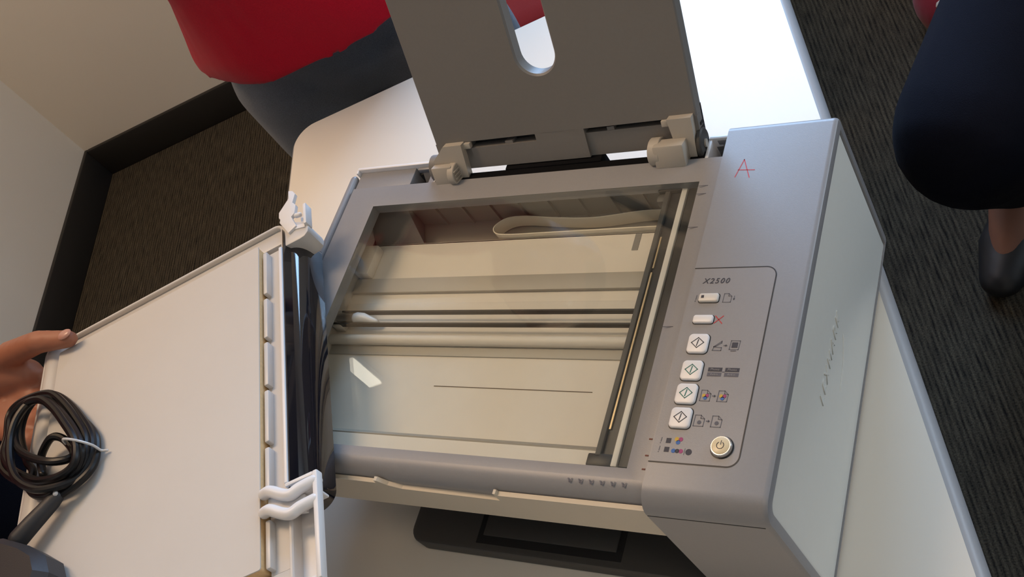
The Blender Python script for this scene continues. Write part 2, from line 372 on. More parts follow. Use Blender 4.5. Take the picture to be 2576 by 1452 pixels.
# glass
MB().box(0.0002, W-0.0002, 0.0002, D-0.0002, -0.0050, -0.0022).build('glass_pane', GLASS, pr)
# scanner tub: floor, walls
tub = MB()
FZ = -0.040
tub.box(-0.027, 0.3150, 0.004, 0.206, FZ-0.006, FZ)             # floor
tub.box(-0.027, 0.3150, 0.2052, 0.2062, FZ-0.010, FZ)
tub.box(-0.029, -0.026, -0.010, 0.237, FZ-0.016, -0.0405)
tub.box(-0.0225, -0.0215, 0.004, 0.234, FZ, -0.0122)            # left wall
tub.box(0.3135, 0.3155, -0.010, 0.237, FZ, -0.0122)
bed = tub.build('scanner_bed', BED, pr)
BEDSHADE = mat('shaded_bed_plastic', (0.36, 0.32, 0.265, 1), 0.6)  # darkened bed colour: shade of the rear zone painted in
MB().box(-0.027, 0.3150, 0.206, 0.236, FZ-0.016, FZ-0.010).box(-0.027, 0.3150, 0.234, 0.237, FZ-0.012, -0.0122).build('rear_trough', BEDSHADE, bed)
lg = MB().add([(-0.021, 0.0, -0.014), (0.313, 0.0, -0.014), (0.313, 0.016, -0.015), (-0.021, 0.016, -0.015), (0.313, 0.030, FZ+0.0004), (-0.021, 0.030, FZ+0.0004), (-0.021, -0.004, -0.014), (0.313, -0.004, -0.014), (0.313, -0.004, FZ), (-0.021, -0.004, FZ)],
             [(6, 7, 1, 0), (0, 1, 2, 3), (7, 6, 9, 8), (8, 9, 5, 4)])
lg.build('front_ledge', BED, bed)
MB().loft([[(-0.021, 0.0155, -0.0152), (-0.021, 0.0280, FZ+0.0004), (-0.021, 0.0295, FZ+0.0004), (-0.021, 0.0170, -0.0148)], [(0.313, 0.0155, -0.0152), (0.313, 0.0280, FZ+0.0004), (0.313, 0.0295, FZ+0.0004), (0.313, 0.0170, -0.0148)]]).build('front_slope', BEDSHADE, bed)  # shade on the sloped face is put into its colour
MB().box(-0.020, 0.312, 0.1545, 0.1690, FZ, FZ+0.0035, bev=0.001).build('bed_rib', BEIGE, bed)
MB().box(-0.020, 0.312, 0.1370, 0.1450, FZ, FZ+0.002, bev=0.0008).build('bed_rib', BED, bed)
MB().tube([(-0.020, 0.1085, FZ+0.0035), (0.15, 0.1085, FZ+0.0035), (0.312, 0.1085, FZ+0.0035)], 0.0045, 14).build('guide_rail', BED, bed)
MB().box(-0.020, 0.312, 0.096, 0.104, FZ, FZ+0.0012, bev=0.0005).build('bed_rib', BEIGE, bed)
MB().box(0.100, 0.238, 0.0700, 0.0706, FZ, FZ+0.0003).build('bed_seam', mat('seam_brown', (0.15, 0.11, 0.08, 1), 0.8), bed)
MB().box(0.2375, 0.2425, 0.190, 0.2052, FZ, FZ+0.0004).build('bed_slot', GREY2, bed)
for k in range(9):
    x = 0.045+k*0.028
    MB().box(x, x+0.0012, 0.2315, 0.234, FZ-0.010, -0.014).build('wall_rib', BEDSHADE, bed)
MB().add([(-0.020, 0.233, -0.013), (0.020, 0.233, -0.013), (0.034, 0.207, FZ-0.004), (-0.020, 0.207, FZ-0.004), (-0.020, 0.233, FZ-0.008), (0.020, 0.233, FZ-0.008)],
         [(0, 1, 2, 3), (1, 5, 2), (0, 3, 4), (4, 5, 1, 0), (3, 2, 5, 4)]).build('corner_shade', GREY2, bed)  # added dark plate painting the shadow in the rear left corner
MB().box(-0.020, -0.005, 0.170, 0.200, FZ, FZ+0.010, bev=0.002).build('pulley_block', BED, bed)
# belt on its pulley
MB().box(-0.013, 0.275, 0.1300, 0.1314, -0.0330, -0.0280).build('drive_belt', BLACK, bed)
MB().box(-0.021, 0.275, 0.1185, 0.1199, -0.0330, -0.0280).build('drive_belt', BLACK, bed)
MB().tube([(-0.0135, 0.1250, -0.0305), (0.0050, 0.1250, -0.0305)], 0.0045, 14).build('belt_spring', STEEL, bed)
MB().tube([(0.0050, 0.1250, -0.0300), (0.0120, 0.1250, -0.0300), (0.0240, 0.1235, -0.0330)], [0.0052, 0.0046, 0.0026], 12).build('spring_anchor', WHITE, bed)
MB().box(-0.020, -0.010, 0.117, 0.133, FZ, -0.029, bev=0.002).build('pulley_mount', BED, bed)
# ribbon cable: a band standing on edge, folded back on itself
def ribbon(path, z0, z1, th=0.0004):
    P = cr([(x, y, 0) for x, y in path], 8); rings = []
    for i, p in enumerate(P):
        t = (P[min(i+1, len(P)-1)]-P[max(i-1, 0)]).normalized(); n = Vector((-t.y, t.x, 0))*th
        rings.append([(p.x-n.x, p.y-n.y, z0), (p.x+n.x, p.y+n.y, z0), (p.x+n.x, p.y+n.y, z1), (p.x-n.x, p.y-n.y, z1)])
    return MB().loft(rings)
rb = ribbon([(0.270, 0.2225), (0.240, 0.2230), (0.200, 0.2195), (0.165, 0.2215), (0.135, 0.2250), (0.117, 0.2240), (0.1075, 0.2165), (0.111, 0.2095), (0.125, 0.2075), (0.160, 0.2075), (0.290, 0.2080)], FZ-0.008, FZ+0.0048)
rb.build('ribbon_cable', mat('ribbon_white', (0.90, 0.81, 0.66, 1), 0.5), bed)
# carriage
CZ = -0.0085
car = MB().box(0.2690, 0.3020, 0.004, 0.2290, FZ+0.001, CZ-0.0035, bev=0.001).build('scan_carriage', BLACK, pr)
MB().box(0.2835, 0.2878, 0.004, 0.2285, CZ-0.0035, CZ-0.0005, bev=0.0005).build('lamp_strip', mat('lamp_strip', (0.72, 0.68, 0.63, 1), 0.4), car)
MB().box(0.2890, 0.3020, 0.004, 0.2290, CZ-0.0035, CZ-0.001, bev=0.0006).build('carriage_cover', BLACK, car)
MB().box(0.2752, 0.2764, 0.030, 0.150, CZ-0.0035, CZ-0.0022).build('reflector_edge', mat('brass_line', (0.50, 0.40, 0.25, 1), 0.3, metal=0.7), car)
MB().box(0.2755, 0.2765, 0.1535, 0.1800, CZ-0.0035, CZ-0.0022).build('reflector_edge', MATS['brass_line'], car)
MB().box(0.2705, 0.2745, 0.010, 0.222, CZ-0.0035, CZ-0.0010, bev=0.0006).build('carriage_lip', DARKGREY, car)
MB().box(0.2645, 0.2835, 0.2190, 0.2310, -0.020, CZ, bev=0.0015).build('carriage_end', BLACK, car)
MB().box(0.2640, 0.2720, 0.2110, 0.2190, -0.022, CZ-0.002, bev=0.002).build('carriage_end', DARKGREY, car)
MB().box(0.2655, 0.2835, 0.0035, 0.0125, -0.020, CZ-0.001, bev=0.0012).build('carriage_end', BLACK, car)
# rear shelf and hinge sockets
def shelf(x0, x1, name='rear_shelf'):
    b = MB().box(x0, x1, 0.2396, 0.2605, -0.050, -0.0035, bev=0.001)
    return b.build(name, GREY, pr)
s1 = shelf(-0.0315, 0.0300); 
MB().box(-0.0340, 0.058, 0.2600, 0.2628, -0.055, 0.0008, bev=0.0010).build('rear_lip', WHITE, pr)
MB().box(-0.0345, -0.0320, 0.2565, 0.2626, -0.030, 0.0004, bev=0.0010).build('rear_lip', WHITE, pr)
MB().box(0.2990, XC0, 0.2575, 0.2605, -0.055, -0.0010, bev=0.001).build('rear_lip', WHITE, pr)
for x0, x1, nm in ((0.0300, 0.0490, 0), (0.3020, 0.3160, 1)):
    hs = MB()
    hs.box(x0, x1, 0.2396, 0.2600, -0.040, -0.034); hs.box(x1-0.0012, x1, 0.2400, 0.2585, -0.034, -0.006)
    hs.box(x0, x1, 0.2575, 0.2590, -0.034, -0.010)
    h = hs.build('hinge_socket', DARKGREY, pr)
    T = MB().add([(x0+0.005, 0.2455, -0.030), (x1-0.007, 0.2455, -0.030), (x1-0.005, 0.2580, -0.0055), (x0+0.006, 0.2580, -0.0055), (x0+0.005, 0.2485, -0.032), (x1-0.007, 0.2485, -0.032), (x1-0.005, 0.2590, -0.009), (x0+0.006, 0.2590, -0.009)],
                 [(0, 1, 2, 3), (4, 7, 6, 5), (0, 4, 5, 1), (1, 5, 6, 2), (2, 6, 7, 3), (3, 7, 4, 0)])
    T.build('socket_tongue', GREY2, h)
    MB().box(x0+0.0025, x1-0.0035, 0.2570, 0.2600, -0.008, -0.0030, bev=0.0008).build('socket_bridge', GREY, h)
MB().box(0.0490, 0.0570, 0.2396, 0.2600, -0.050, -0.0035, bev=0.001).build('socket_cheek', GREY, pr)
MB().box(0.0570, 0.0582, 0.2396, 0.2600, -0.050, -0.0015, bev=0.0004).build('socket_cheek', WHITE, pr)
MB().box(0.2985, 0.3015, 0.2396, 0.2600, -0.050, -0.0020, bev=0.0008).build('socket_cheek', WHITE, pr)
# body under the frame
bd = MB()
bd.box(-0.026, XC0, 0.030, 0.2360, -0.112, -0.057); bd.box(0.020, XC0, 0.060, 0.2360, ZF+0.001, -0.112)
bd.box(-0.026, 0.060, 0.2360, 0.2590, -0.110, -0.052); bd.box(0.298, XC0, 0.2360, 0.2590, ZF+0.001, -0.052)
bd.box(-0.026, 0.0, 0.10, 0.2360, ZF, -0.112); bd.box(-0.0275, -0.024, -0.012, 0.236, -0.057, -0.0405); bd.box(-0.026, XC0, 0.004, 0.032, -0.075, -0.057)
body = bd.build('body_shell', GREY2, pr)
MB().box(0.0585, 0.2985, 0.2397, 0.2470, -0.050, -0.0018).build('feed_throat', MATTE, pr)
MB().box(0.1270, 0.2140, 0.2465, 0.2570, -0.060, -0.0006, bev=0.001).build('feed_roller_cover', MATTE, pr)
# front door (cream strip) with a stepped top edge
DY0, DY1 = -0.0232, -0.0200
poly = [(-0.024, -0.0085), (0.0880, -0.0080), (0.1060, -0.0085), (0.1065, -0.0045), (0.1090, -0.0045), (0.1150, -0.0110), (0.1250, -0.0150), (0.2060, -0.0170), (0.2062, -0.0060), (0.2082, -0.0060), (0.2090, -0.0085), (XC0-0.0003, -0.0080), (XC0-0.0003, -0.0475), (-0.024, -0.0475)]
MB().loft([[(x, DY0, z) for x, z in poly], [(x, DY1, z) for x, z in poly]]).build('paper_exit_door', DOOR, pr, ang=20)
# exit tray
tr = MB().prism(rr(0.058, 0.3150, -0.0260, 0.060, (0.012, 0.003, 0.003, 0.003)), ZF, -0.1235, bev=0.002).build('exit_tray', DARKGREY, pr)
MB().box(0.1220, 0.2470, -0.0205, 0.012, -0.1235, -0.1232).build('tray_well', BLACK, tr)
MB().box(0.1270, 0.2420, -0.0140, 0.010, -0.1236, -0.1222, bev=0.0006).build('tray_slide', DARKGREY, tr)
# ------- control column at the right
hb = []
def prof(d, x, rf=0.0140, rb=0.006):
    q = max
    return [(x, y, z) for y, z in rr(-0.0255+d, 0.2625-d, ZF+d*0.2, 0.0062-d, (0.002, 0.002, q(rb-d, 0.0012), q(rf-d, 0.0012)), 7)]
rings = [prof(0, XC0)]+[prof(0, XC1-0.0035)]+[prof(0.0035*(1-math.cos(a)), XC1-0.0035+0.0035*math.sin(a)) for a in (0.5, 1.0, 1.57)]+[prof(0.0075, XC1), prof(0.0080, XC1-0.0022)]
hou = MB().loft(rings).build('control_housing', GREY, pr, ang=30)
MB().box(XC0+0.0005, XC1-0.004, -0.02575, -0.02535, -0.0092, -0.0086).build('housing_seam', BLACK, hou)
sp = MB().loft([prof(0.0083, XC1-0.0024), prof(0.0083, XC1-0.0016), prof(0.0092, XC1-0.0012)]).build('side_panel', SIDEP, pr, ang=30)
def text_mesh(txt, size, M, name, parent, basis, ext=0.0002, shear=0.0, spacing=1.0, bold=0.0, wide=1.0):
    cu = bpy.data.curves.new('t', 'FONT'); cu.body = txt; cu.size = size; cu.shear = shear; cu.space_character = spacing; cu.extrude = ext; cu.offset = bold
    cu.align_x = 'CENTER'; cu.align_y = 'CENTER'; cu.resolution_u = 3
    o = bpy.data.objects.new('t', cu); COL.objects.link(o)
    dg = bpy.context.evaluated_depsgraph_get(); dg.update()
    me = bpy.data.meshes.new_from_object(o.evaluated_get(dg)); bpy.data.objects.remove(o); bpy.data.curves.remove(cu)
    me.name = name; me.transform(basis @ Matrix.Diagonal((wide, 1, 1, 1))); me.materials.clear(); me.materials.append(M)
    ob = bpy.data.objects.new(name, me); COL.objects.link(ob); ob.parent = parent
    return ob
def basis(o, x, y):
    x = Vector(x).normalized(); y = Vector(y); y = (y-x*y.dot(x)).normalized(); z = x.cross(y)
    M = Matrix.Identity(4)
    for i in range(3): M[i][0], M[i][1], M[i][2], M[i][3] = x[i], y[i], z[i], o[i]
    return M
xs = XC1-0.0012
text_mesh('LEXMARK', 0.0125, SIDEP, 'embossed_lettering', sp, basis((xs+0.0001, 0.1110, -0.0585), (0, 1, -0.06), (0, 0.10, 1)), ext=0.0006, spacing=1.35, shear=0.25)
MB().tube(cr([(xs, 0.1400, -0.0760), (xs, 0.1320, -0.0815), (xs, 0.1200, -0.0865), (xs, 0.1040, -0.0885)], 6), [0.0004]+[0.0007]*17+[0.0003], 6).build('embossed_swoosh', SIDEP, sp)
# ------- control panel
ZP = 0.0062
cp = MB().prism(rr(XC0+0.0008, 0.3722, 0.0032, 0.1402, (0.0005, 0.007, 0.007, 0.0005), 8), ZP-0.001, ZP+0.0002).build('control_panel', GREY, pr)
oo = rr(XC0+0.0002, 0.3729, 0.0025, 0.1409, (0.0005, 0.0076, 0.0076, 0.0005), 8)[9:-9]
ii = rr(XC0+0.0002, 0.3721, 0.0033, 0.1401, (0.0005, 0.0068, 0.0068, 0.0005), 8)[9:-9]
oo = [(XC0+0.0002, 0.0025)]+oo+[(XC0+0.0002, 0.1409)]; ii = [(XC0+0.0002, 0.0033)]+ii+[(XC0+0.0002, 0.1401)]
MB().loft([[(x, y, ZP+0.00025) for x, y in oo], [(x, y, ZP+0.00025) for x, y in ii]], closed=False, caps=(False, False)).build('panel_seam', BLACK, cp)
ZI = ZP+0.00035
text_mesh('X2500', 0.0056, INK, 'model_number', cp, basis((0.3335, 0.1303, ZI), (1, 0, 0), (0, 1, 0)), ext=0.00005, spacing=1.25, shear=0.2, bold=0.00006)
def button(x, y, sx, sy, r, M=WHITE, h=0.0022, name='button'):
    gap = MB().prism(rr(x-sx/2-0.0006, x+sx/2+0.0006, y-sy/2-0.0006, y+sy/2+0.0006, r+0.0005), ZP, ZP+0.0003)
    b = MB()
    b.loft([[(px, py, ZP) for px, py in rr(x-sx/2, x+sx/2, y-sy/2, y+sy/2, r)], [(px, py, ZP+h-0.0007) for px, py in rr(x-sx/2, x+sx/2, y-sy/2, y+sy/2, r)],
            [(px, py, ZP+h-0.0002) for px, py in rr(x-sx/2+0.0003, x+sx/2-0.0003, y-sy/2+0.0003, y+sy/2-0.0003, r)], [(px, py, ZP+h) for px, py in rr(x-sx/2+0.0009, x+sx/2-0.0009, y-sy/2+0.0009, y+sy/2-0.0009, r-0.0006)]])
    gap.build('button_gap', BLACK, cp)
    return b.build(name, M, cp, ang=60)
def stroke(pts, wd, M, name, parent=cp, z=ZI, closed=False):
    P = [Vector((p[0], p[1])) for p in pts]; b = MB(); k = len(P)
    for i in range(k if closed else k-1):
        a, c = P[i], P[(i+1) % k]; t = (c-a).normalized(); n = Vector((-t.y, t.x))*wd/2; a = a-t*wd/2; c = c+t*wd/2
        b.add([(a.x+n.x, a.y+n.y, z), (a.x-n.x, a.y-n.y, z), (c.x-n.x, c.y-n.y, z), (c.x+n.x, c.y+n.y, z)], [(0, 1, 2, 3)])
    return b.build(name, M, parent, fix=False)
def disc(x, y, r, M, name, z=ZI, parent=cp, n=16):
    return MB().prism([(x+r*math.cos(2*math.pi*k/n), y+r*math.sin(2*math.pi*k/n)) for k in range(n)], z-0.0001, z).build(name, M, parent)
def rect(x0, x1, y0, y1, M, name, z=ZI):
    return MB().box(x0, x1, y0, y1, z-0.0001, z).build(name, M, cp)
BXc = 0.3312
button(BXc+0.0002, 0.1172, 0.0133, 0.0062, 0.0015, mat('warm_white_button', (0.66, 0.63, 0.58, 1), 0.35)); rect(BXc-0.0045, BXc-0.0027, 0.1164, 0.1184, INK, 'indicator_window', ZP+0.0024)
button(BXc-0.0002, 0.1012, 0.0133, 0.0058, 0.0015)
for k, y in enumerate((0.0834, 0.0644, 0.0482, 0.0319)):
    button(BXc+0.0002, y, 0.0134, 0.0136, 0.0026)
    M = INKGREEN if k in (1, 2) else INK; z = ZP+0.00235; x = BXc+0.0002
    stroke([(x-0.0040, y+0.0001), (x+0.0001, y+0.0037), (x+0.0042, y+0.0003), (x+0.0001, y-0.0035)], 0.0005, M, 'start_symbol', z=z, closed=True)
    stroke([(x-0.0002, y-0.0020), (x+0.0004, y+0.0022)], 0.0006, M, 'start_symbol', z=z)
# printed symbols beside the buttons
stroke([(0.3226, 0.1195), (0.3224, 0.1165)], 0.0005, INKGREY, 'alert_symbol'); disc(0.3222, 0.1152, 0.0004, INKGREY, 'alert_symbol')
def page(x, y, wd, ht, name, M=INKGREY):
    stroke([(x, y), (x+wd, y), (x+wd+0.0002, y+ht*0.68), (x+wd*0.62, y+ht), (x+0.0002, y+ht)], 0.0004, M, name, closed=True)
    stroke([(x+wd*0.62, y+ht), (x+wd*0.64, y+ht*0.72), (x+wd, y+ht*0.68)], 0.0004, M, name)
page(0.3410, 0.1142, 0.0052, 0.0064, 'page_symbol'); stroke([(0.3482, 0.1188), (0.3481, 0.1162)], 0.0004, INKGREY, 'feed_arrow')
MB().add([(0.3474, 0.1170, ZI), (0.3489, 0.1170, ZI), (0.3481, 0.1157, ZI)], [(0, 2, 1)]).build('feed_arrow', INKGREY, cp)
stroke([(0.3385, 0.0988), (0.3438, 0.1040)], 0.0006, INKRED, 'cancel_cross'); stroke([(0.3386, 0.1040), (0.3437, 0.0986)], 0.0006, INKRED, 'cancel_cross')
def arrow(x, y, name='arrow_symbol'):
    stroke([(x, y), (x+0.0012, y)], 0.0006, INKGREY, name)
    MB().add([(x+0.0010, y-0.0010, ZI), (x+0.0024, y, ZI), (x+0.0010, y+0.0010, ZI)], [(0, 1, 2)]).build(name, INKGREY, cp)
# scan to computer
stroke([(0.3414, 0.0792), (0.3470, 0.0792), (0.3470, 0.0812), (0.3420, 0.0816)], 0.00045, INKGREY, 'scanner_symbol', closed=True)
stroke([(0.3418, 0.0818), (0.3466, 0.0858), (0.3466, 0.0846), (0.3430, 0.0820)], 0.00045, INKGREY, 'scanner_symbol', closed=True)
arrow(0.3484, 0.0827)
stroke([(0.3522, 0.0800), (0.3580, 0.0800), (0.3584, 0.0862), (0.3526, 0.0862)], 0.0004, INKGREY, 'monitor_symbol', closed=True); rect(0.3534, 0.3572, 0.0813, 0.0850, INK, 'monitor_symbol')
stroke([(0.3536, 0.0790), (0.3566, 0.0790)], 0.0006, INKGREY, 'monitor_symbol')
for x in (0.3416, 0.3526):      # photo to photo
    rect(x, x+0.0090, 0.0645, 0.0672, INK, 'photo_symbol'); rect(x, x+0.0090, 0.0612, 0.0638, INKGREY, 'photo_symbol')
    text_mesh('Photo', 0.0022, GREY, 'photo_lettering', cp, basis((x+0.0045, 0.06585, ZI+0.0001), (1, 0, 0), (0, 1, 0)), ext=0.00003, spacing=1.1)
    text_mesh('4x6in', 0.0021, GREY, 'photo_lettering', cp, basis((x+0.0045, 0.0625, ZI+0.0001), (1, 0, 0), (0, 1, 0)), ext=0.00003, spacing=1.1)
rect(0.3508, 0.3524, 0.0640, 0.0646, INKGREY, 'arrow_symbol')
for x in (0.3405, 0.3515):      # colour copy
    page(x, 0.0443, 0.0062, 0.0072, 'page_symbol')
    for dx, dy, M in ((0.0022, 0.0036, INKYEL), (0.0042, 0.0036, INKMAG), (0.0032, 0.0020, INKBLU)): disc(x+dx, 0.0443+dy, 0.0012, M, 'colour_dot', ZI+0.0001)
arrow(0.3482, 0.0478)
for x in (0.3400, 0.3510):      # black copy
    page(x, 0.0275, 0.0062, 0.0072, 'page_symbol'); disc(x+0.0034, 0.0300, 0.0013, INKGREY, 'black_dot')
arrow(0.3478, 0.0310)
for k, y in enumerate((0.0170, 0.0112)):
    rect(0.3252, 0.3283, y-0.0016, y+0.0016, INK, 'ink_light'); stroke([(0.3221, y+0.0018), (0.3219, y-0.0008)], 0.0004, INKGREY, 'alert_symbol'); disc(0.3217, y-0.0018, 0.0003, INKGREY, 'alert_symbol')
for dx, dy, M in ((0.0, 0.0012, INKYEL), (0.0026, 0.0012, INKMAG), (0.0012, -0.0008, INKBLU)): disc(0.3318+dx, 0.0170+dy, 0.0014, M, 'colour_dot')
for dx, M in ((0.0, INKBLU), (0.0024, INK), (0.0048, INKMAG)): disc(0.3312+dx, 0.0106, 0.0014, M, 'colour_dot')
stroke([(0.3384, 0.0125), (0.3382, 0.0085)], 0.0003, INKGREY, 'divider_line'); disc(0.3410, 0.0104, 0.0020, INK, 'black_dot')
# power button
px, py = 0.3609, 0.0147
def circ(r, z, n=32): return [(px+r*math.cos(2*math.pi*k/n), py+r*math.sin(2*math.pi*k/n), z) for k in range(n)]
MB().loft([circ(0.0073, ZP), circ(0.0073, ZP+0.0003)]).build('button_gap', BLACK, cp)
MB().loft([circ(0.0066, ZP), circ(0.0066, ZP+0.0022), circ(0.0060, ZP+0.0030), circ(0.0052, ZP+0.0030)], caps=(True, True)).build('power_ring', CHROME, cp, ang=50)
pb = MB().loft([circ(0.0054, ZP+0.002), circ(0.0054, ZP+0.0032), circ(0.0048, ZP+0.0035)]).build('power_button', CREAMBTN, cp, ang=50)
stroke([(px+0.0022*math.cos(a), py+0.0022*math.sin(a)) for a in [math.radians(125+k*29) for k in range(11)]], 0.0004, INK, 'power_symbol', z=ZP+0.0036)
stroke([(px+0.0002, py+0.0006), (px+0.0003, py+0.0030)], 0.0004, INK, 'power_symbol', z=ZP+0.0036)
# hand-written A in red pen
for a, b in (((0.3294, 0.2150), (0.3334, 0.2297)), ((0.3334, 0.2297), (0.3398, 0.2137)), ((0.3306, 0.2210), (0.3424, 0.2200))):
    stroke([a, b], 0.0006, INKRED, 'handwritten_letter', parent=hou, z=ZP+0.0001)

# ------- paper support
U = Vector((0, 0.35, 0.9367)); NN = Vector((0, -0.9367, 0.35)); P0 = Vector((0, 0.250, 0.0))
def PS(x, v, w_): p = P0+U*v+NN*w_; return (x+0.08*v, p.y, p.z)
ps = empty('paper_support', (0, 0, 0)); ps.parent = pr
X0, X1 = 0.0665, 0.2965
out0 = lambda d, w_: [(x, v, w_) for x, v in rr(X0+d, X1-d, 0.025, 0.265-d, (0.0005, 0.0005, 0.012, 0.012), 10)]
slt = lambda d, w_: [(x, v, w_) for x, v in rr(0.1647-d, 0.1977+d, 0.0732-d, 0.215+d, 0.0163+d, 10)]
bk = MB(PS).loft([out0(0.0, -0.010), out0(0.0, -0.001), out0(0.001, 0.0), slt(0.0014, 0.0), slt(0.0, -0.0014), slt(0.0, -0.010)], loop=True)
bk.build('support_panel', GREY2, ps, ang=25)
lo = MB(PS)
lo.box(X0, 0.100, 0.010, 0.0252, -0.010, 0.0); lo.box(0.162, 0.205, 0.0005, 0.0252, -0.010, 0.0); lo.box(0.280, X1, 0.012, 0.0252, -0.010, 0.0)
lo.box(0.092, 0.162, 0.0005, 0.0190, -0.010, 0.0); lo.box(0.205, 0.285, 0.0005, 0.0200, -0.010, -0.0025)
lo.build('lower_panel', GREY2, ps)
MB(PS).box(0.0665, 0.2965, 0.004, 0.030, -0.0110, -0.0085).build('slot_backing', BLACK, ps)
MB(PS).box(0.1330, 0.1400, 0.0165, 0.0215, -0.008, -0.0008).build('slot_catch', GREY2, ps)
MB(PS).box(0.2230, 0.2290, 0.0180, 0.0230, -0.008, -0.0028).build('slot_catch', GREY2, ps)
for k in range(4):
    MB(PS).box(X1+0.0001, X1+0.0006, 0.004+k*0.004, 0.0062+k*0.004, -0.009, -0.003).build('side_vent', BLACK, ps)
# edge guides
def drum(x0, x1, v, w_, r, name, par, n=24):
    ring = lambda x, q: [(x, v+q*math.cos(2*math.pi*k/n), w_+q*math.sin(2*math.pi*k/n)) for k in range(n)]
    return MB(PS).loft([ring(x0, r-0.0006), ring(x0+0.0006, r), ring(x1-0.0006, r), ring(x1, r-0.0006)]).build(name, BEIGE, par)
g = MB(PS)
g.loft([[(x, v, 0.0) for x, v in ((0.0770, 0.0255), (0.0630, 0.0130), (0.0640, -0.0060), (0.0930, -0.0070), (0.0950, 0.0255))], [(x, v, 0.006) for x, v in ((0.0770, 0.0255), (0.0630, 0.0130), (0.0640, -0.0060), (0.0930, -0.0070), (0.0950, 0.0255))]])
gl = g.build('paper_guide', BEIGE, ps, ang=20)
MB(PS).box(0.0630, 0.0830, -0.0065, 0.0105, 0.006, 0.0130, bev=0.001).build('guide_block', BEIGE, gl)
drum(0.0790, 0.0855, 0.0015, 0.0075, 0.0092, 'guide_knob', gl)
for k in range(4): MB(PS).box(0.0855, 0.0868, -0.0042+k*0.0032, -0.0030+k*0.0032, 0.0035, 0.0145, bev=0.0003).build('grip_ridge', BEIGE, gl)
MB(PS).box(0.0940, 0.1010, 0.0195, 0.0245, -0.002, 0.0025, bev=0.0006).build('guide_slider', BEIGE, gl)
g = MB(PS); pl = ((0.2755, 0.0275), (0.2780, 0.0090), (0.2840, -0.004), (0.2935, -0.004), (0.2940, 0.0275))
g.loft([[(x, v, -0.002) for x, v in pl], [(x, v, 0.006) for x, v in pl]])
gr = g.build('paper_guide', BEIGE, ps, ang=20)
MB(PS).box(0.2640, 0.2880, -0.0065, 0.0120, 0.004, 0.0160, bev=0.0015).build('guide_block', BEIGE, gr)
drum(0.2592, 0.2680, 0.0030, 0.0060, 0.0104, 'guide_knob', gr)
MB(PS).box(0.2690, 0.2765, 0.0200, 0.0250, -0.004, 0.0022, bev=0.0006).build('guide_slider', BEIGE, gr)
for x0, x1 in ((0.0555, 0.0640), (0.2940, 0.2980)):
    n = 20; c = (0.002, -0.002)
    ring = lambda x, r: [(x, c[0]+r*1.3*math.cos(2*math.pi*k/n), c[1]+r*math.sin(2*math.pi*k/n)) for k in range(n)]
    dd = MB(PS).loft([ring(x0, 0.0085), ring(x0+0.001, 0.0095), ring(x1-0.001, 0.0095), ring(x1, 0.0085)]).build('pivot_disc', DARKGREY if x0 > 0.2 else GREY2, ps)
    MB(PS).loft([ring(x1 if x0 > 0.2 else x0-0.0005, 0.0025), ring(x1+0.0012 if x0 > 0.2 else x0, 0.0025)]).build('pivot_pin', BEIGE, dd)

# ------------------------------------------------------------------ scanner lid, upside down and level, held in the hand
LO = P2W((-0.0616, 0.1515, 0.0416)); LYAW = math.atan2(0.4865, 0.8735)-PHI
lid = tag(empty('scanner_lid', LO, LYAW), 'white scanner lid held upside down showing its white pad', 'printer lid')
def LT(a, b, z): return (-a, -b, z)
def L2W(a, b, z): return Matrix.Translation(LO) @ Matrix.Rotation(LYAW, 4, 'Z') @ Vector((-a, -b, z))
# shell tray: a from hinge (-) to front (+), b along the hinge
A0, A1, B0, B1 = -0.0220, 0.2410, -0.0210, 0.3200
sh = MB(LT)
def lrr(d, z, r=0.010): return [(a, b, z) for a, b in rr(A0+d, A1-d, B0+d, B1-d, max(r-d, 0.0015), 6)]
sh.loft([lrr(0.003, -0.029), lrr(0.0, -0.026), lrr(0.0, -0.0065), lrr(0.0008, -0.0055), lrr(0.0024, -0.0055), lrr(0.0030, -0.0062), lrr(0.0030, -0.018)], caps=(True, True))
sh.build('lid_shell', LIDWHITE, lid, ang=30)
# rounded front rim of the lid
rings = []
for k in range(9):
    t = k/8*math.pi
    rings.append([(0.2288+0.0120*math.cos(t), b, -0.0120+0.0105*math.sin(t)) for b in (B0+0.003, B1-0.003)])
MB(LT).loft([list(r) for r in zip(*rings)]).build('front_rim', LIDWHITE, lid)
# side rim steps
MB(LT).box(A0+0.004, 0.2200, B0+0.003, -0.0012, -0.018, -0.0100, bev=0.001).build('side_rim', LIDWHITE, lid)
MB(LT).box(A0+0.004, 0.2200, 0.2985, B1-0.003, -0.018, -0.0100, bev=0.001).build('side_rim', LIDWHITE, lid)
pad = MB(LT).prism(rr(0.0, 0.216, 0.0, 0.297, 0.0015, 3), -0.0010, 0.0).build('document_pad', PADWHITE, lid)
MB(LT).prism(rr(0.0004, 0.2156, 0.0004, 0.2966, 0.0015, 3), -0.0175, -0.0010).build('pad_foam', FOAM, pad)
# trough along the hinge with square tabs
MB(LT).box(-0.0192, -0.0010, 0.004, 0.2985, -0.018, -0.0105).build('hinge_channel_floor', LIDWHITE, lid)
tabs = [(0.006, 0.0525), (0.058, 0.0985), (0.1035, 0.1450), (0.1500, 0.1960), (0.2010, 0.2370), (0.2600, 0.2960)]
for b0, b1 in tabs:
    MB(LT).box(-0.0052, -0.0012, b0, b1, -0.016, -0.0040, bev=0.0010).build('pad_tab', LIDWHITE, lid)
MB(LT).box(-0.0225, -0.0195, 0.0130, 0.2400, -0.026, -0.0005, bev=0.0008).build('hinge_wall', WHITE, lid)
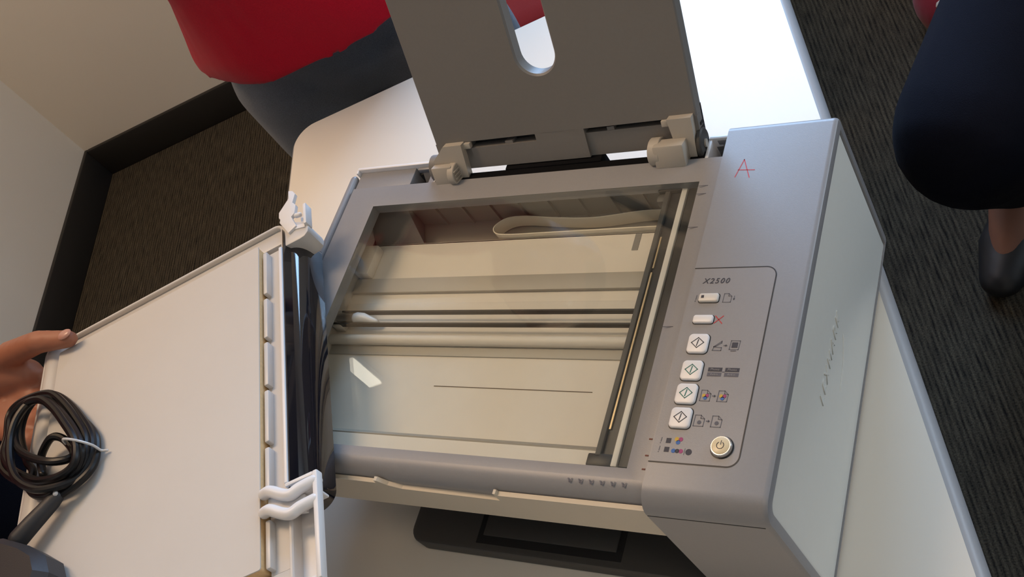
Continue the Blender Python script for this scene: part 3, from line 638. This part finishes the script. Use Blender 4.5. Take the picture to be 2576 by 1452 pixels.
# ears either side of the notch
e1 = MB(LT)
pl = [(-0.0195, -0.0150), (-0.0330, -0.0120), (-0.0420, -0.0070), (-0.0455, -0.0030), (-0.0472, 0.0020), (-0.0465, 0.0070), (-0.0430, 0.0105), (-0.0380, 0.0115), (-0.0195, 0.0110)]
e1.prism(pl, -0.026, -0.004, bev=0.0015)
ear = e1.build('hinge_ear', LIDWHITE, lid)
e2 = MB(LT)
e2.loft([[(-0.0462, b, -0.0060), (-0.0425, b, -0.0040), (-0.0400, b, -0.0165), (-0.0215, b, -0.0165), (-0.0215, b, -0.0260), (-0.0270, b, -0.0260)] for b in (0.2410, 0.3195)])
e2.box(-0.0468, -0.0428, 0.2405, 0.3200, -0.0070, 0.0, bev=0.0010)
e2.box(-0.0430, -0.0205, 0.2405, 0.2435, -0.013, -0.0002, bev=0.0008)
e2.box(-0.0430, -0.0205, 0.3170, 0.3200, -0.026, -0.0005, bev=0.0008)
e2.box(-0.0425, -0.0310, 0.2500, 0.2520, -0.020, -0.0020, bev=0.0006)
ear2 = e2.build('hinge_ear', WHITE, lid)
# hinge clips
def clip_arm(b):
    pts = [(-0.0030, b, -0.0010), (-0.0100, b+0.0020, 0.0020), (-0.0190, b+0.0080, 0.0015), (-0.0260, b+0.0110, 0.0010), (-0.0330, b+0.0085, 0.0), (-0.0430, b+0.0055, -0.0030)]
    return cr(pts, 5)
hc = MB(LT)
for b in (0.2415, 0.2560):
    p = clip_arm(b); hc.tube(p, [0.0042]*len(p), 12)
hc.add([(-0.004, 0.2430, -0.004), (-0.034, 0.2530, -0.004), (-0.034, 0.2660, -0.004), (-0.004, 0.2570, -0.004), (-0.004, 0.2430, -0.008), (-0.034, 0.2530, -0.008), (-0.034, 0.2660, -0.008), (-0.004, 0.2570, -0.008)],
       [(0, 1, 2, 3), (7, 6, 5, 4), (0, 4, 5, 1), (1, 5, 6, 2), (2, 6, 7, 3), (3, 7, 4, 0)])
hc.build('hinge_clip', WHITE, lid)
hk = MB(LT)
# upright clip on the far ear: a notched blade and a thin cheek joined at the foot
bl = [(-0.0290, 0.0010), (-0.0205, -0.0165), (-0.0212, -0.0200), (-0.0198, -0.0230), (-0.0200, -0.0290), (-0.0306, -0.0410), (-0.0306, -0.0500), (-0.0345, -0.0475), (-0.0372, -0.0420), (-0.0344, -0.0330), (-0.0374, -0.0280), (-0.0358, -0.0190), (-0.0325, -0.0165), (-0.0340, -0.0110), (-0.0370, -0.0030)]
hk.prism([(a, b) for a, b in bl], -0.0050, -0.0015, bev=0.0008)
hk.box(-0.0475, -0.0445, -0.0240, 0.0000, -0.010, -0.0010, bev=0.0008)
hk.prism([(-0.0445, 0.0020), (-0.0330, -0.0020), (-0.0330, -0.0060), (-0.0445, -0.0020)], -0.010, -0.0030)
hk.tube([(-0.0360, -0.0175, -0.004), (-0.0395, -0.0165, -0.004)], 0.0022, 10)
hk.box(-0.0455, -0.0370, -0.0190, -0.0030, -0.0105, -0.0090)
hk.build('hinge_clip', WHITE, lid)
# dark glossy guard along the hinge notch
sec = [(-0.0226, -0.0365), (-0.0226, -0.0020), (-0.0236, -0.0020), (-0.0262, -0.0088), (-0.0282, -0.0096), (-0.0302, -0.0108), (-0.0322, -0.0126), (-0.0338, -0.0148), (-0.0352, -0.0178), (-0.0363, -0.0215), (-0.0371, -0.0262), (-0.0375, -0.0315), (-0.0376, -0.0365)]
rings = []
GB0, GB1, gr_ = -0.0080, 0.2480, 0.012
n = 46
bs = [GB0+gr_*(1-math.cos(i/8*math.pi/2)) for i in range(9)]+[GB0+gr_+(GB1-GB0-2*gr_)*i/12 for i in range(1, 12)]+[GB1-gr_*(1-math.sin(i/8*math.pi/2)) for i in range(9)]
for b in bs:
    e = 0.0
    if b < GB0+gr_: e = 1-math.sqrt(max(0, 1-((GB0+gr_-b)/gr_)**2))
    if b > GB1-gr_: e = 1-math.sqrt(max(0, 1-((b-GB1+gr_)/gr_)**2))
    rings.append([(-0.0226+(a+0.0226)*(1-e*0.95), b, z) for a, z in sec])
MB(LT).loft(rings).build('gloss_black_guard', GLOSSBLACK, lid, ang=32)

# ------------------------------------------------------------------ power adapter with its coiled cord, lying on the lid
ad = tag(empty('power_adapter', L2W(0.19, 0.235, 0.0), LYAW), 'black power adapter with coiled black cord lying on the lid', 'power adapter')
def AT(a, b, z): return (-(a-0.19), -(b-0.235), z)
coil = [(0.206, 0.1345, 0.006), (0.209, 0.121, 0.008), (0.2024, 0.1145, 0.012), (0.1907, 0.1113, 0.016), (0.1812, 0.1155, 0.014), (0.1726, 0.1268, 0.012), (0.1686, 0.136, 0.012), (0.1717, 0.1414, 0.016), (0.1838, 0.1395, 0.02), (0.2037, 0.1271, 0.02), (0.2227, 0.1099, 0.018), (0.2303, 0.0944, 0.018), (0.2306, 0.0787, 0.018), (0.2254, 0.0699, 0.02), (0.2164, 0.0667, 0.022), (0.1999, 0.0739, 0.024), (0.1842, 0.0908, 0.024), (0.1702, 0.1113, 0.024), (0.1596, 0.1301, 0.022), (0.1571, 0.1431, 0.02), (0.1611, 0.1529, 0.018), (0.1744, 0.1562, 0.018), (0.1968, 0.1491, 0.016), (0.2176, 0.1348, 0.014), (0.2379, 0.1165, 0.012), (0.2507, 0.096, 0.01), (0.2494, 0.0793, 0.01), (0.2486, 0.063, 0.012), (0.2381, 0.0567, 0.014), (0.2201, 0.0595, 0.016), (0.2007, 0.0721, 0.018), (0.1828, 0.0915, 0.018), (0.1667, 0.1146, 0.018), (0.1557, 0.1363, 0.018), (0.1581, 0.1475, 0.014), (0.1683, 0.156, 0.012), (0.1899, 0.1532, 0.01), (0.2133, 0.1427, 0.008), (0.2369, 0.1255, 0.006), (0.2535, 0.108, 0.006), (0.2595, 0.0899, 0.006), (0.2563, 0.0757, 0.006), (0.2583, 0.0513, 0.006), (0.2465, 0.0453, 0.008), (0.2223, 0.0494, 0.01), (0.2033, 0.0592, 0.012), (0.1873, 0.0771, 0.012), (0.171, 0.1008, 0.012), (0.1592, 0.1216, 0.012), (0.1561, 0.1378, 0.012), (0.159, 0.1498, 0.01), (0.1702, 0.1579, 0.008), (0.1896, 0.1585, 0.006), (0.2073, 0.1534, 0.005), (0.2204, 0.1405, 0.005), (0.2197, 0.1245, 0.005), (0.2274, 0.1127, 0.005), (0.241, 0.0806, 0.005), (0.2386, 0.0573, 0.006), (0.225, 0.0466, 0.006), (0.2062, 0.0551, 0.006), (0.1883, 0.0731, 0.006), (0.17, 0.0973, 0.008), (0.1573, 0.1187, 0.008), (0.1534, 0.1353, 0.008), (0.156, 0.1486, 0.008), (0.1629, 0.159, 0.01), (0.1747, 0.1654, 0.018), (0.1938, 0.1612, 0.022), (0.2148, 0.1432, 0.022), (0.2262, 0.1219, 0.022), (0.2314, 0.096, 0.022), (0.2276, 0.0771, 0.022), (0.2168, 0.0653, 0.02), (0.2045, 0.0631, 0.012), (0.1898, 0.076, 0.006), (0.1711, 0.0977, 0.005), (0.1568, 0.1173, 0.005), (0.1522, 0.1327, 0.005), (0.1519, 0.1478, 0.006), (0.1565, 0.1578, 0.008), (0.1673, 0.1649, 0.01), (0.1795, 0.1684, 0.011)]
path = cr(coil, 6)
cbl = MB(AT).tube(path, 0.0033, 10).build('cable', CORD, ad)
MB(AT).tube([(0.1800, 0.1680, 0.0115), (0.1840, 0.1715, 0.012), (0.2000, 0.1855, 0.0145), (0.2100, 0.1950, 0.016)], [0.0052, 0.0062, 0.0072, 0.0076], 16).build('strain_relief', ADAPT, ad)
MB(AT).ellipsoid((0.1778, 0.1690, 0.0160), (0.0022, 0.0022, 0.0018), 10, 6).build('tie_knot', TIE, ad)
MB(AT).tube(cr([(0.1720, 0.1270, 0.018), (0.1660, 0.1300, 0.026), (0.1560, 0.1345, 0.024), (0.1480, 0.1375, 0.014), (0.1475, 0.1380, 0.005), (0.1430, 0.1390, 0.003)], 6), 0.0011, 8).build('twist_tie', TIE, ad)
br = MB(AT)
bp = [(0.2420, 0.1860), (0.2190, 0.1930), (0.1900, 0.2110), (0.1720, 0.2260), (0.1660, 0.2420), (0.1720, 0.2640), (0.2420, 0.2700)]
ins = lambda d: [(0.209+(a-0.209)*(1-d), 0.232+(b-0.232)*(1-d)) for a, b in bp]
br.loft([[(a, b, 0.0005) for a, b in ins(0.10)], [(a, b, 0.005) for a, b in ins(0.0)], [(a, b, 0.022) for a, b in ins(0.0)], [(a, b, 0.030) for a, b in ins(0.18)]])
br.build('adapter_body', ADAPT, ad, ang=25)

# ------------------------------------------------------------------ people
def hand(mb, wrist, knuckles, fingers, thumb, rw=0.024):
    for k, (kn, fg) in enumerate(zip(knuckles, fingers)):
        mb.tube([wrist[k], kn], [0.015, 0.0115], 10)
        R = [0.0098, 0.0090, 0.0082, 0.0068] if k < 3 else [0.0085, 0.0078, 0.0070, 0.0060]
        mb.tube([kn]+fg, R[:len(fg)+1], 10)
    mb.tube(thumb, [0.016, 0.0128, 0.0108, 0.0080], 12)
def head(mb, c, f=(0, -1)):
    """head with brow, nose, ears and jaw; f is the facing direction"""
    fx, fy = f; lx, ly = -fy, fx
    def q(a, l, z): return (c[0]+fx*a+lx*l, c[1]+fy*a+ly*l, c[2]+z)
    mb.ellipsoid(c, (0.080+0.012*abs(fx), 0.080+0.012*abs(fy), 0.112), 20, 14)
    mb.tube([q(0.045, 0, -0.070), q(0.055, 0, -0.090)], [0.045, 0.035], 14)
    mb.tube([q(0.088, 0, 0.020), q(0.105, 0, -0.018)], [0.008, 0.013], 10)
    mb.tube([q(0.080, -0.022, -0.055), q(0.088, 0, -0.055), q(0.080, 0.022, -0.055)], [0.006, 0.009, 0.006], 8)
    for s in (-1, 1):
        mb.tube([q(0.0, s*0.082, -0.020), q(-0.008, s*0.086, 0.018)], [0.010, 0.016], 8, flat=0.9)
        mb.tube([q(0.080, s*0.014, 0.030), q(0.074, s*0.048, 0.030)], [0.008, 0.008], 8)
def face_parts(c, f, par):
    fx, fy = f; lx, ly = -fy, fx
    EYE = mat('eye_white', (0.7, 0.7, 0.68, 1), 0.3)
    for s in (-1, 1):
        MB().ellipsoid((c[0]+fx*0.0735+lx*s*0.032, c[1]+fy*0.0735+ly*s*0.032, c[2]+0.006), (0.012, 0.012, 0.008), 12, 8).build('eye', EYE, par)
        MB().ellipsoid((c[0]+fx*0.0815+lx*s*0.032, c[1]+fy*0.0815+ly*s*0.032, c[2]+0.006), (0.005, 0.005, 0.005), 10, 6).build('pupil', HAIR, par)
    h = MB().ellipsoid((c[0]-fx*0.014, c[1]-fy*0.014, c[2]+0.034), (0.094, 0.094, 0.094), 20, 12).ellipsoid((c[0]-fx*0.045, c[1]-fy*0.045, c[2]-0.010), (0.070, 0.070, 0.085), 16, 10)
    h.build('hair', HAIR, par, remesh=0.008, smooth=3)
def torso_rings(spec, c, f, n=40, drop=None):
    fx, fy = f; lx, ly = -fy, fx; R = []
    for z, hw, hd, off in spec:
        ring = []
        for k in range(n):
            t = 2*math.pi*k/n
            ct, st = math.cos(t), math.sin(t)
            l = hw*math.copysign(abs(ct)**0.85, ct); a = hd*math.copysign(abs(st)**0.85, st)+off
            wob = 0.005*math.sin(3*t+z*23)+0.004*math.sin(7*t-z*31)
            ring.append((c[0]+lx*l+fx*(a+wob), c[1]+ly*l+fy*(a+wob), z+(drop(t) if drop and z < spec[1][0]-1e-6 else 0)))
        R.append(ring)
    return R
def jeans_standing(c, f, M, par, hw=0.175, hd=0.118, htop=0.98, lo=0.092):
    fx, fy = f; lx, ly = -fy, fx
    def q(l, a, z): return (c[0]+lx*l+fx*a, c[1]+ly*l+fy*a, z)
    mb = MB()
    mb.loft(torso_rings([(0.64, hw*0.80, hd*0.62, 0), (0.70, hw*0.92, hd*0.80, 0), (0.76, hw*0.96, hd*0.95, 0), (0.80, hw*0.97, hd, 0), (0.86, hw*0.88, hd*0.98, 0), (htop-0.04, hw*0.80, hd*0.9, 0)], c, f, 32))
    for s in (-1, 1):
        mb.tube([q(s*(lo-0.020), 0, 0.77), q(s*(lo-0.004), 0.004, 0.70), q(s*lo, 0.008, 0.60), q(s*lo, 0.012, 0.48), q(s*lo, 0.0, 0.30), q(s*lo, -0.004, 0.06)], [0.082, 0.094, 0.090, 0.078, 0.072, 0.068], 20)
    o = mb.build('jeans', M, par, remesh=0.009, smooth=6)
    for s in (-1, 1):
        mb = MB(); mb.tube([q(s*0.092, -0.05, 0.045), q(s*0.095, 0.03, 0.048), q(s*0.10, 0.13, 0.034)], [0.040, 0.044, 0.034], 14, flat=0.8); mb.tube([q(s*0.092, -0.01, 0.05), q(s*0.092, -0.01, 0.12)], [0.042, 0.045], 12)
        mb.build('shoe', DARKGREY, par, remesh=0.008, smooth=3)
    return o
def zig(mb, seq):
    for p, r in seq: mb.tube(p, r, 14)

# --- person in the bright red shirt behind the table, arms folded
def person_red():
    c = (-0.080, 0.745); f = (0.0, -1.0)
    p = empty('person', (0, 0, 0))
    p.location = (c[0], c[1], 0)
    tag(p, 'person in bright red shirt and dark washed jeans standing behind the table', 'person', 'people around the printer')
    def fin(o): o.location = (-c[0], -c[1], 0); return o
    hc = (c[0], c[1]-0.02, 1.60)
    b = MB(); head(b, hc, f)
    b.tube([(c[0], c[1], 1.36), (c[0], c[1]-0.005, 1.52)], [0.062, 0.055], 16)
    b.loft(torso_rings([(0.80, 0.15, 0.10, 0), (1.0, 0.145, 0.10, 0), (1.25, 0.16, 0.10, 0), (1.38, 0.15, 0.085, 0), (1.42, 0.08, 0.07, 0)], c, f, 24))
    for s in (-1, 1): b.tube([(c[0]+s*0.09, c[1], 0.84), (c[0]+s*0.092, c[1]-0.01, 0.48), (c[0]+s*0.092, c[1], 0.08)], [0.075, 0.055, 0.04], 14)
    for s in (-1, 1):
        b.tube([(c[0]+s*0.165, c[1], 1.35), (c[0]+s*0.205, c[1]-0.03, 1.20), (c[0]+s*0.20, c[1]-0.06, 1.09)], [0.050, 0.046, 0.040], 14)
        b.tube([(c[0]+s*0.20, c[1]-0.06, 1.09), (c[0]+s*0.09, c[1]-0.165, 1.12+0.03*s), (c[0]-s*0.02, c[1]-0.180, 1.15+0.03*s)], [0.040, 0.034, 0.027], 14)
        wz = 1.15+0.03*s
        kn = [(c[0]-s*0.085, c[1]-0.180-0.004*s, wz+0.032-0.02*k) for k in range(4)]
        wr = [(c[0]-s*0.015, c[1]-0.180, wz+0.018-0.011*k) for k in range(4)]
        fg = [[(c[0]-s*(0.085+0.030), c[1]-0.172, wz+0.032-0.02*k), (c[0]-s*(0.085+0.050), c[1]-0.158, wz+0.030-0.02*k), (c[0]-s*(0.085+0.062), c[1]-0.142, wz+0.028-0.02*k)] for k in range(4)]
        hand(b, wr, kn, fg, [(c[0]-s*0.03, c[1]-0.185, wz+0.030), (c[0]-s*0.055, c[1]-0.190, wz+0.052), (c[0]-s*0.080, c[1]-0.190, wz+0.066), (c[0]-s*0.098, c[1]-0.188, wz+0.072)])
    fin(b.build('body', SKIN, p, remesh=0.005, smooth=3)); 
    q = empty('face', (0, 0, 0)); 
    bpy.data.objects.remove(q)
    n0 = set(bpy.data.objects)
    face_parts(hc, f, p); jeans_standing(c, f, DENIM, p, hw=0.172, hd=0.110, lo=0.104)
    # fly seam and pocket edge on the jeans
    # shirt
    drop = lambda t: 0.022*math.sin(t)*0.0+0.012*math.cos(2*t)
    spec = [(0.783, 0.186, 0.152, 0.0), (0.81, 0.184, 0.149, 0.0), (0.90, 0.152, 0.134, 0.0), (1.05, 0.150, 0.128, 0.004), (1.20, 0.178, 0.130, 0.006), (1.32, 0.192, 0.118, 0), (1.40, 0.165, 0.098, 0), (1.445, 0.085, 0.075, 0), (1.455, 0.070, 0.068, 0)]
    R = torso_rings(spec, c, f, 44, drop)
    sb = MB(); sb.loft(R)
    for s in (-1, 1):
        sl = [(c[0]+s*0.150, c[1], 1.365), (c[0]+s*0.190, c[1]-0.015, 1.28), (c[0]+s*0.210, c[1]-0.035, 1.18)]
        sb.tube(sl, [0.062, 0.062, 0.063], 20, caps=True)
    sb.build('shirt', REDSHIRT, p, remesh=0.004, smooth=14)
    for o in set(bpy.data.objects)-n0: o.location = (-c[0], -c[1], 0)
person_red()

# --- person at the left who holds the lid
def person_holder():
    c = (-0.600, 0.150); f = (1.0, 0.0)
    p = empty('person', (c[0], c[1], 0))
    tag(p, 'person in dark red shirt at the left edge gripping the scanner lid', 'person', 'people around the printer')
    n0 = set(bpy.data.objects)
    hc = (c[0]+0.03, c[1], 1.57)
    b = MB(); head(b, hc, f)
    b.tube([(c[0], c[1], 1.33), (c[0]+0.01, c[1], 1.49)], [0.058, 0.050], 16)
    b.loft(torso_rings([(0.80, 0.145, 0.095, 0), (1.0, 0.135, 0.095, 0), (1.22, 0.15, 0.10, 0), (1.35, 0.14, 0.08, 0), (1.39, 0.075, 0.065, 0)], c, f, 24))
    for s in (-1, 1): b.tube([(c[0], c[1]+s*0.088, 0.84), (c[0]+0.01, c[1]+s*0.092, 0.48), (c[0], c[1]+s*0.092, 0.08)], [0.075, 0.055, 0.04], 14)
    # left arm (far side) to the lid corner
    sh, el, wr = (c[0], c[1]+0.155, 1.325), (-0.575, 0.335, 1.035), (-0.388, 0.172, 0.876)
    b.tube([sh, ((sh[0]+el[0])/2, (sh[1]+el[1])/2+0.01, (sh[2]+el[2])/2), el], [0.048, 0.043, 0.036], 14)
    b.tube([el, tuple(el[i]*0.5+wr[i]*0.5 for i in range(3)), wr], [0.038, 0.034, 0.024], 14)
    ks = [(-0.288, 0.158-0.0215*k, 0.871-0.001*k) for k in range(4)]
    ws = [(-0.375, 0.180-0.009*k, 0.876) for k in range(4)]
    fg = [[(-0.248, 0.153-0.0205*k, 0.8745), (-0.221+0.003*abs(k-1), 0.151-0.020*k, 0.8760), (-0.198+0.006*abs(k-1), 0.149-0.0195*k, 0.8765)] for k in range(4)]
    hand(b, ws, ks, fg, [(-0.352, 0.176, 0.889), (-0.290, 0.166, 0.911), (-0.234, 0.1485, 0.9265), (-0.197, 0.1395, 0.9235)])
    b.tube([(-0.365, 0.176, 0.884), (-0.320, 0.166, 0.893), (-0.292, 0.160, 0.886)], [0.020, 0.020, 0.014], 12)
    # right arm (near side)
    sh, el, wr = (c[0], c[1]-0.155, 1.325), (-0.585, -0.100, 1.030), (-0.395, -0.125, 0.876)
    b.tube([sh, ((sh[0]+el[0])/2, (sh[1]+el[1])/2-0.01, (sh[2]+el[2])/2), el], [0.048, 0.043, 0.036], 14)
    b.tube([el, tuple(el[i]*0.5+wr[i]*0.5 for i in range(3)), wr], [0.038, 0.034, 0.024], 14)
    ks = [(-0.290, -0.185+0.0215*k, 0.871-0.001*k) for k in range(4)]
    ws = [(-0.382, -0.137+0.009*k, 0.876) for k in range(4)]
    fg = [[(-0.248, -0.183+0.0205*k, 0.8745), (-0.221, -0.182+0.020*k, 0.8760), (-0.198+0.006*abs(k-1), -0.181+0.0195*k, 0.8765)] for k in range(4)]
    hand(b, ws, ks, fg, [(-0.355, -0.140, 0.889), (-0.285, -0.160, 0.911), (-0.222, -0.180, 0.9245), (-0.186, -0.182, 0.9225)])
    b.build('body', SKIN, p, remesh=0.0032, smooth=4)
    MB().ellipsoid((-0.1965, 0.1398, 0.9303), (0.0075, 0.0052, 0.0022), 14, 8).build('thumb_nail', NAIL, p)
    face_parts(hc, f, p); jeans_standing(c, f, DKDENIM, p, hw=0.170, hd=0.118)
    spec = [(0.775, 0.188, 0.138, 0.0), (0.80, 0.187, 0.137, 0.0), (0.90, 0.176, 0.128, 0.0), (1.05, 0.165, 0.122, 0.004), (1.18, 0.178, 0.126, 0.006), (1.30, 0.186, 0.112, 0), (1.37, 0.155, 0.095, 0), (1.415, 0.080, 0.072, 0), (1.425, 0.066, 0.064, 0)]
    R = torso_rings(spec, c, f, 44, lambda t: 0.008*math.cos(2*t))
    sb = MB().loft(R)
    for s, e in ((1, (-0.58, 0.325, 1.10)), (-1, (-0.588, -0.075, 1.10))):
        sb.tube([(c[0], c[1]+s*0.140, 1.325), ((c[0]+e[0])/2, (c[1]+s*0.150+e[1])/2+0.01*s, 1.22), (e[0], e[1], 1.13)], [0.060, 0.058, 0.056], 20)
    sb.build('shirt', DKRED, p, remesh=0.006, smooth=3)
    for o in set(bpy.data.objects)-n0: o.location = (-c[0], -c[1], 0)
person_holder()

# --- seated person at the right: knee and foot in view
def person_seated():
    c = (0.90, 0.76)
    p = empty('person', (c[0], c[1], 0))
    tag(p, 'seated person in very dark jeans and black shoe at the right edge', 'person', 'people around the printer')
    n0 = set(bpy.data.objects)
    fd = Vector((-0.50, -0.866)); ld = Vector((0.866, -0.50))     # facing, person's left
    f = (fd.x, fd.y)
    hA, kA, aA = (0.845, 0.705, 0.545), (0.576, 0.392, 0.480), (0.662, 0.650, 0.10)
    hB, kB, aB = (0.955, 0.61, 0.545), (0.765, 0.245, 0.48), (0.80, 0.34, 0.10)
    hc = (c[0], c[1], 1.20)
    b = MB(); head(b, hc, f)
    b.tube([(c[0], c[1], 0.96), (c[0], c[1], 1.12)], [0.058, 0.052], 16)
    b.loft(torso_rings([(0.50, 0.15, 0.10, 0), (0.70, 0.145, 0.10, 0), (0.90, 0.155, 0.10, 0), (1.0, 0.14, 0.085, 0), (1.03, 0.08, 0.07, 0)], c, f, 24))
    for h, k, a in ((hA, kA, aA), (hB, kB, aB)):
        b.tube([h, k], [0.075, 0.055], 14); b.tube([k, a], [0.055, 0.036], 14)
        t = Vector((fd.x, fd.y, 0))
        a_ = Vector(a); b.tube([tuple(a_-t*0.03+Vector((0, 0, -0.035))), tuple(a_+t*0.06+Vector((0, 0, -0.030))), tuple(a_+t*0.14+Vector((0, 0, -0.065)))], [0.036, 0.036, 0.022], 12)
    for s in (-1, 1):
        sh = Vector((c[0]+ld.x*s*0.165, c[1]+ld.y*s*0.165, 0.965)); el = sh+Vector((ld.x*s*0.06-fd.x*0.03, ld.y*s*0.06-fd.y*0.03, -0.27)); wr = Vector((c[0]+fd.x*0.16+ld.x*s*0.05, c[1]+fd.y*0.16+ld.y*s*0.05, 0.665))
        b.tube([tuple(sh), tuple((sh+el)/2), tuple(el)], [0.048, 0.043, 0.038], 14); b.tube([tuple(el), tuple((el+wr)/2), tuple(wr)], [0.038, 0.034, 0.025], 14)
        dr = (Vector((c[0]+fd.x*0.26, c[1]+fd.y*0.26, 0.665))-wr).normalized(); sd = Vector((0, 0, 1)).cross(dr)*s
        kn = [tuple(wr+dr*0.085+sd*(0.03-0.02*k)) for k in range(4)]; ws = [tuple(wr+dr*0.01+sd*(0.014-0.009*k)) for k in range(4)]
        fg = [[tuple(wr+dr*(0.085+d)+sd*(0.03-0.02*k)+Vector((0, 0, -zz))) for d, zz in ((0.035, 0.002), (0.058, 0.008), (0.074, 0.018))] for k in range(4)]
        hand(b, ws, kn, fg, [tuple(wr+dr*0.02+sd*0.025), tuple(wr+dr*0.045+sd*0.048), tuple(wr+dr*0.075+sd*0.058), tuple(wr+dr*0.095+sd*0.060)])
    b.build('body', SKIN2, p, remesh=0.006, smooth=3)
    face_parts(hc, f, p)
    j = MB()
    j.loft(torso_rings([(0.46, 0.165, 0.12, 0.0), (0.55, 0.175, 0.13, 0), (0.66, 0.155, 0.115, 0)], c, f, 28))
    for h, k, a in ((hA, kA, aA), (hB, kB, aB)):
        hv, kv, av = Vector(h), Vector(k), Vector(a)
        j.tube([tuple(hv-(kv-hv)*0.15), tuple(hv), tuple(hv*0.5+kv*0.5), tuple(kv)], [0.098, 0.098, 0.095, 0.085], 20)
        j.tube([tuple(kv), tuple(kv*0.6+av*0.4), tuple(kv*0.25+av*0.75)], [0.084, 0.080, 0.078], 20)
    j.build('jeans', DKDENIM, p, remesh=0.009, smooth=6)
    for a in (aA, aB):
        a_ = Vector((a[0], a[1], 0)); t = Vector((fd.x, fd.y, 0))
        s = MB(); s.tube([tuple(a_-t*0.055+Vector((0, 0, 0.040))), tuple(a_+t*0.02+Vector((0, 0, 0.030))), tuple(a_+t*0.11+Vector((0, 0, 0.034))), tuple(a_+t*0.165+Vector((0, 0, 0.028)))], [0.038, 0.034, 0.044, 0.032], 16, flat=0.75)
        s.build('shoe', BLACK, p, remesh=0.006, smooth=3)
    R = torso_rings([(0.55, 0.178, 0.132, 0.0), (0.60, 0.178, 0.130, 0), (0.75, 0.168, 0.122, 0), (0.90, 0.188, 0.126, 0), (0.97, 0.178, 0.112, 0), (1.02, 0.130, 0.098, 0), (1.05, 0.085, 0.080, 0), (1.06, 0.070, 0.068, 0)], c, f, 40)
    sb = MB().loft(R)
    for s in (-1, 1):
        sh = Vector((c[0]+ld.x*s*0.150, c[1]+ld.y*s*0.150, 0.968)); el = sh+Vector((ld.x*s*0.05-fd.x*0.02, ld.y*s*0.05-fd.y*0.02, -0.20))
        sb.tube([tuple(sh), tuple((sh+el)/2), tuple(el)], [0.062, 0.060, 0.058], 20)
    sb.build('shirt', DKCH, p, remesh=0.006, smooth=3)
    for o in set(bpy.data.objects)-n0: o.location = (-c[0], -c[1], 0)
    return c, fd, ld
pc, fd, ld = person_seated()

# ------------------------------------------------------------------ chairs
def chair(label, loc, rz, M, zs=0.44):
    t = tag(empty('chair', (loc[0], loc[1], 0), rz), label, 'chair', 'chairs')
    s = MB()
    s.loft([[(x, y, z) for x, y in rr(-0.22+d, 0.22-d, -0.21+d, 0.21-d, 0.05, 6)] for d, z in ((0.015, zs-0.055), (0.0, zs-0.045), (0.0, zs-0.015), (0.012, zs-0.004), (0.04, zs))])
    s.build('seat', M, t, ang=60)
    b = MB()
    b.loft([[(x, 0.205+yy+0.12*(z-zs), z) for x, z in rr(-0.20+d, 0.20-d, zs+0.14+d, zs+0.44-d, 0.06, 6)] for d, yy in ((0.012, -0.02), (0.0, -0.012), (0.0, 0.012), (0.012, 0.02))])
    b.build('backrest', M, t, ang=60)
    for sx in (-1, 1):
        MB().tube([(sx*0.19, 0.225, zs+0.10), (sx*0.20, 0.19, zs-0.03), (sx*0.205, 0.215, 0.012)], 0.011, 10).build('leg', METALLEG, t)
        MB().tube([(sx*0.195, -0.16, zs-0.05), (sx*0.205, -0.20, 0.012)], 0.011, 10).build('leg', METALLEG, t)
        MB().tube([(sx*0.19, 0.225, zs+0.09), (sx*0.17, 0.262, zs+0.30)], 0.010, 10).build('back_bracket', METALLEG, t)
    return t
chair('red upholstered chair standing behind the table, glimpsed through the slot of the paper support', (0.130, 1.150), 0.0, REDCH, zs=0.46)
chair('charcoal chair under the seated person in dark jeans', (pc[0]-fd.x*0.10, pc[1]-fd.y*0.10), math.atan2(fd.x, -fd.y)*1.0, DKCH, zs=0.44)

# ------------------------------------------------------------------ red bag on the carpet
bg = tag(empty('bag', (0.682, 1.065, 0)), 'dark red soft rounded bag on the carpet beyond the jeans leg', 'bag')
MB().ellipsoid((0, 0, 0.060), (0.062, 0.085, 0.060), 20, 12).ellipsoid((0.012, 0.055, 0.055), (0.058, 0.075, 0.055), 16, 10).build('bag_body', BAGRED, bg, remesh=0.006, smooth=4)
MB().tube(cr([(-0.015, -0.030, 0.110), (-0.012, 0.0, 0.150), (0.0, 0.045, 0.155), (0.008, 0.075, 0.105)], 6), 0.006, 8, flat=0.4).build('bag_handle', BAGRED, bg)
MB().ellipsoid((-0.018, -0.050, 0.098), (0.016, 0.010, 0.008), 12, 8).build('bag_badge', BEIGE, bg)
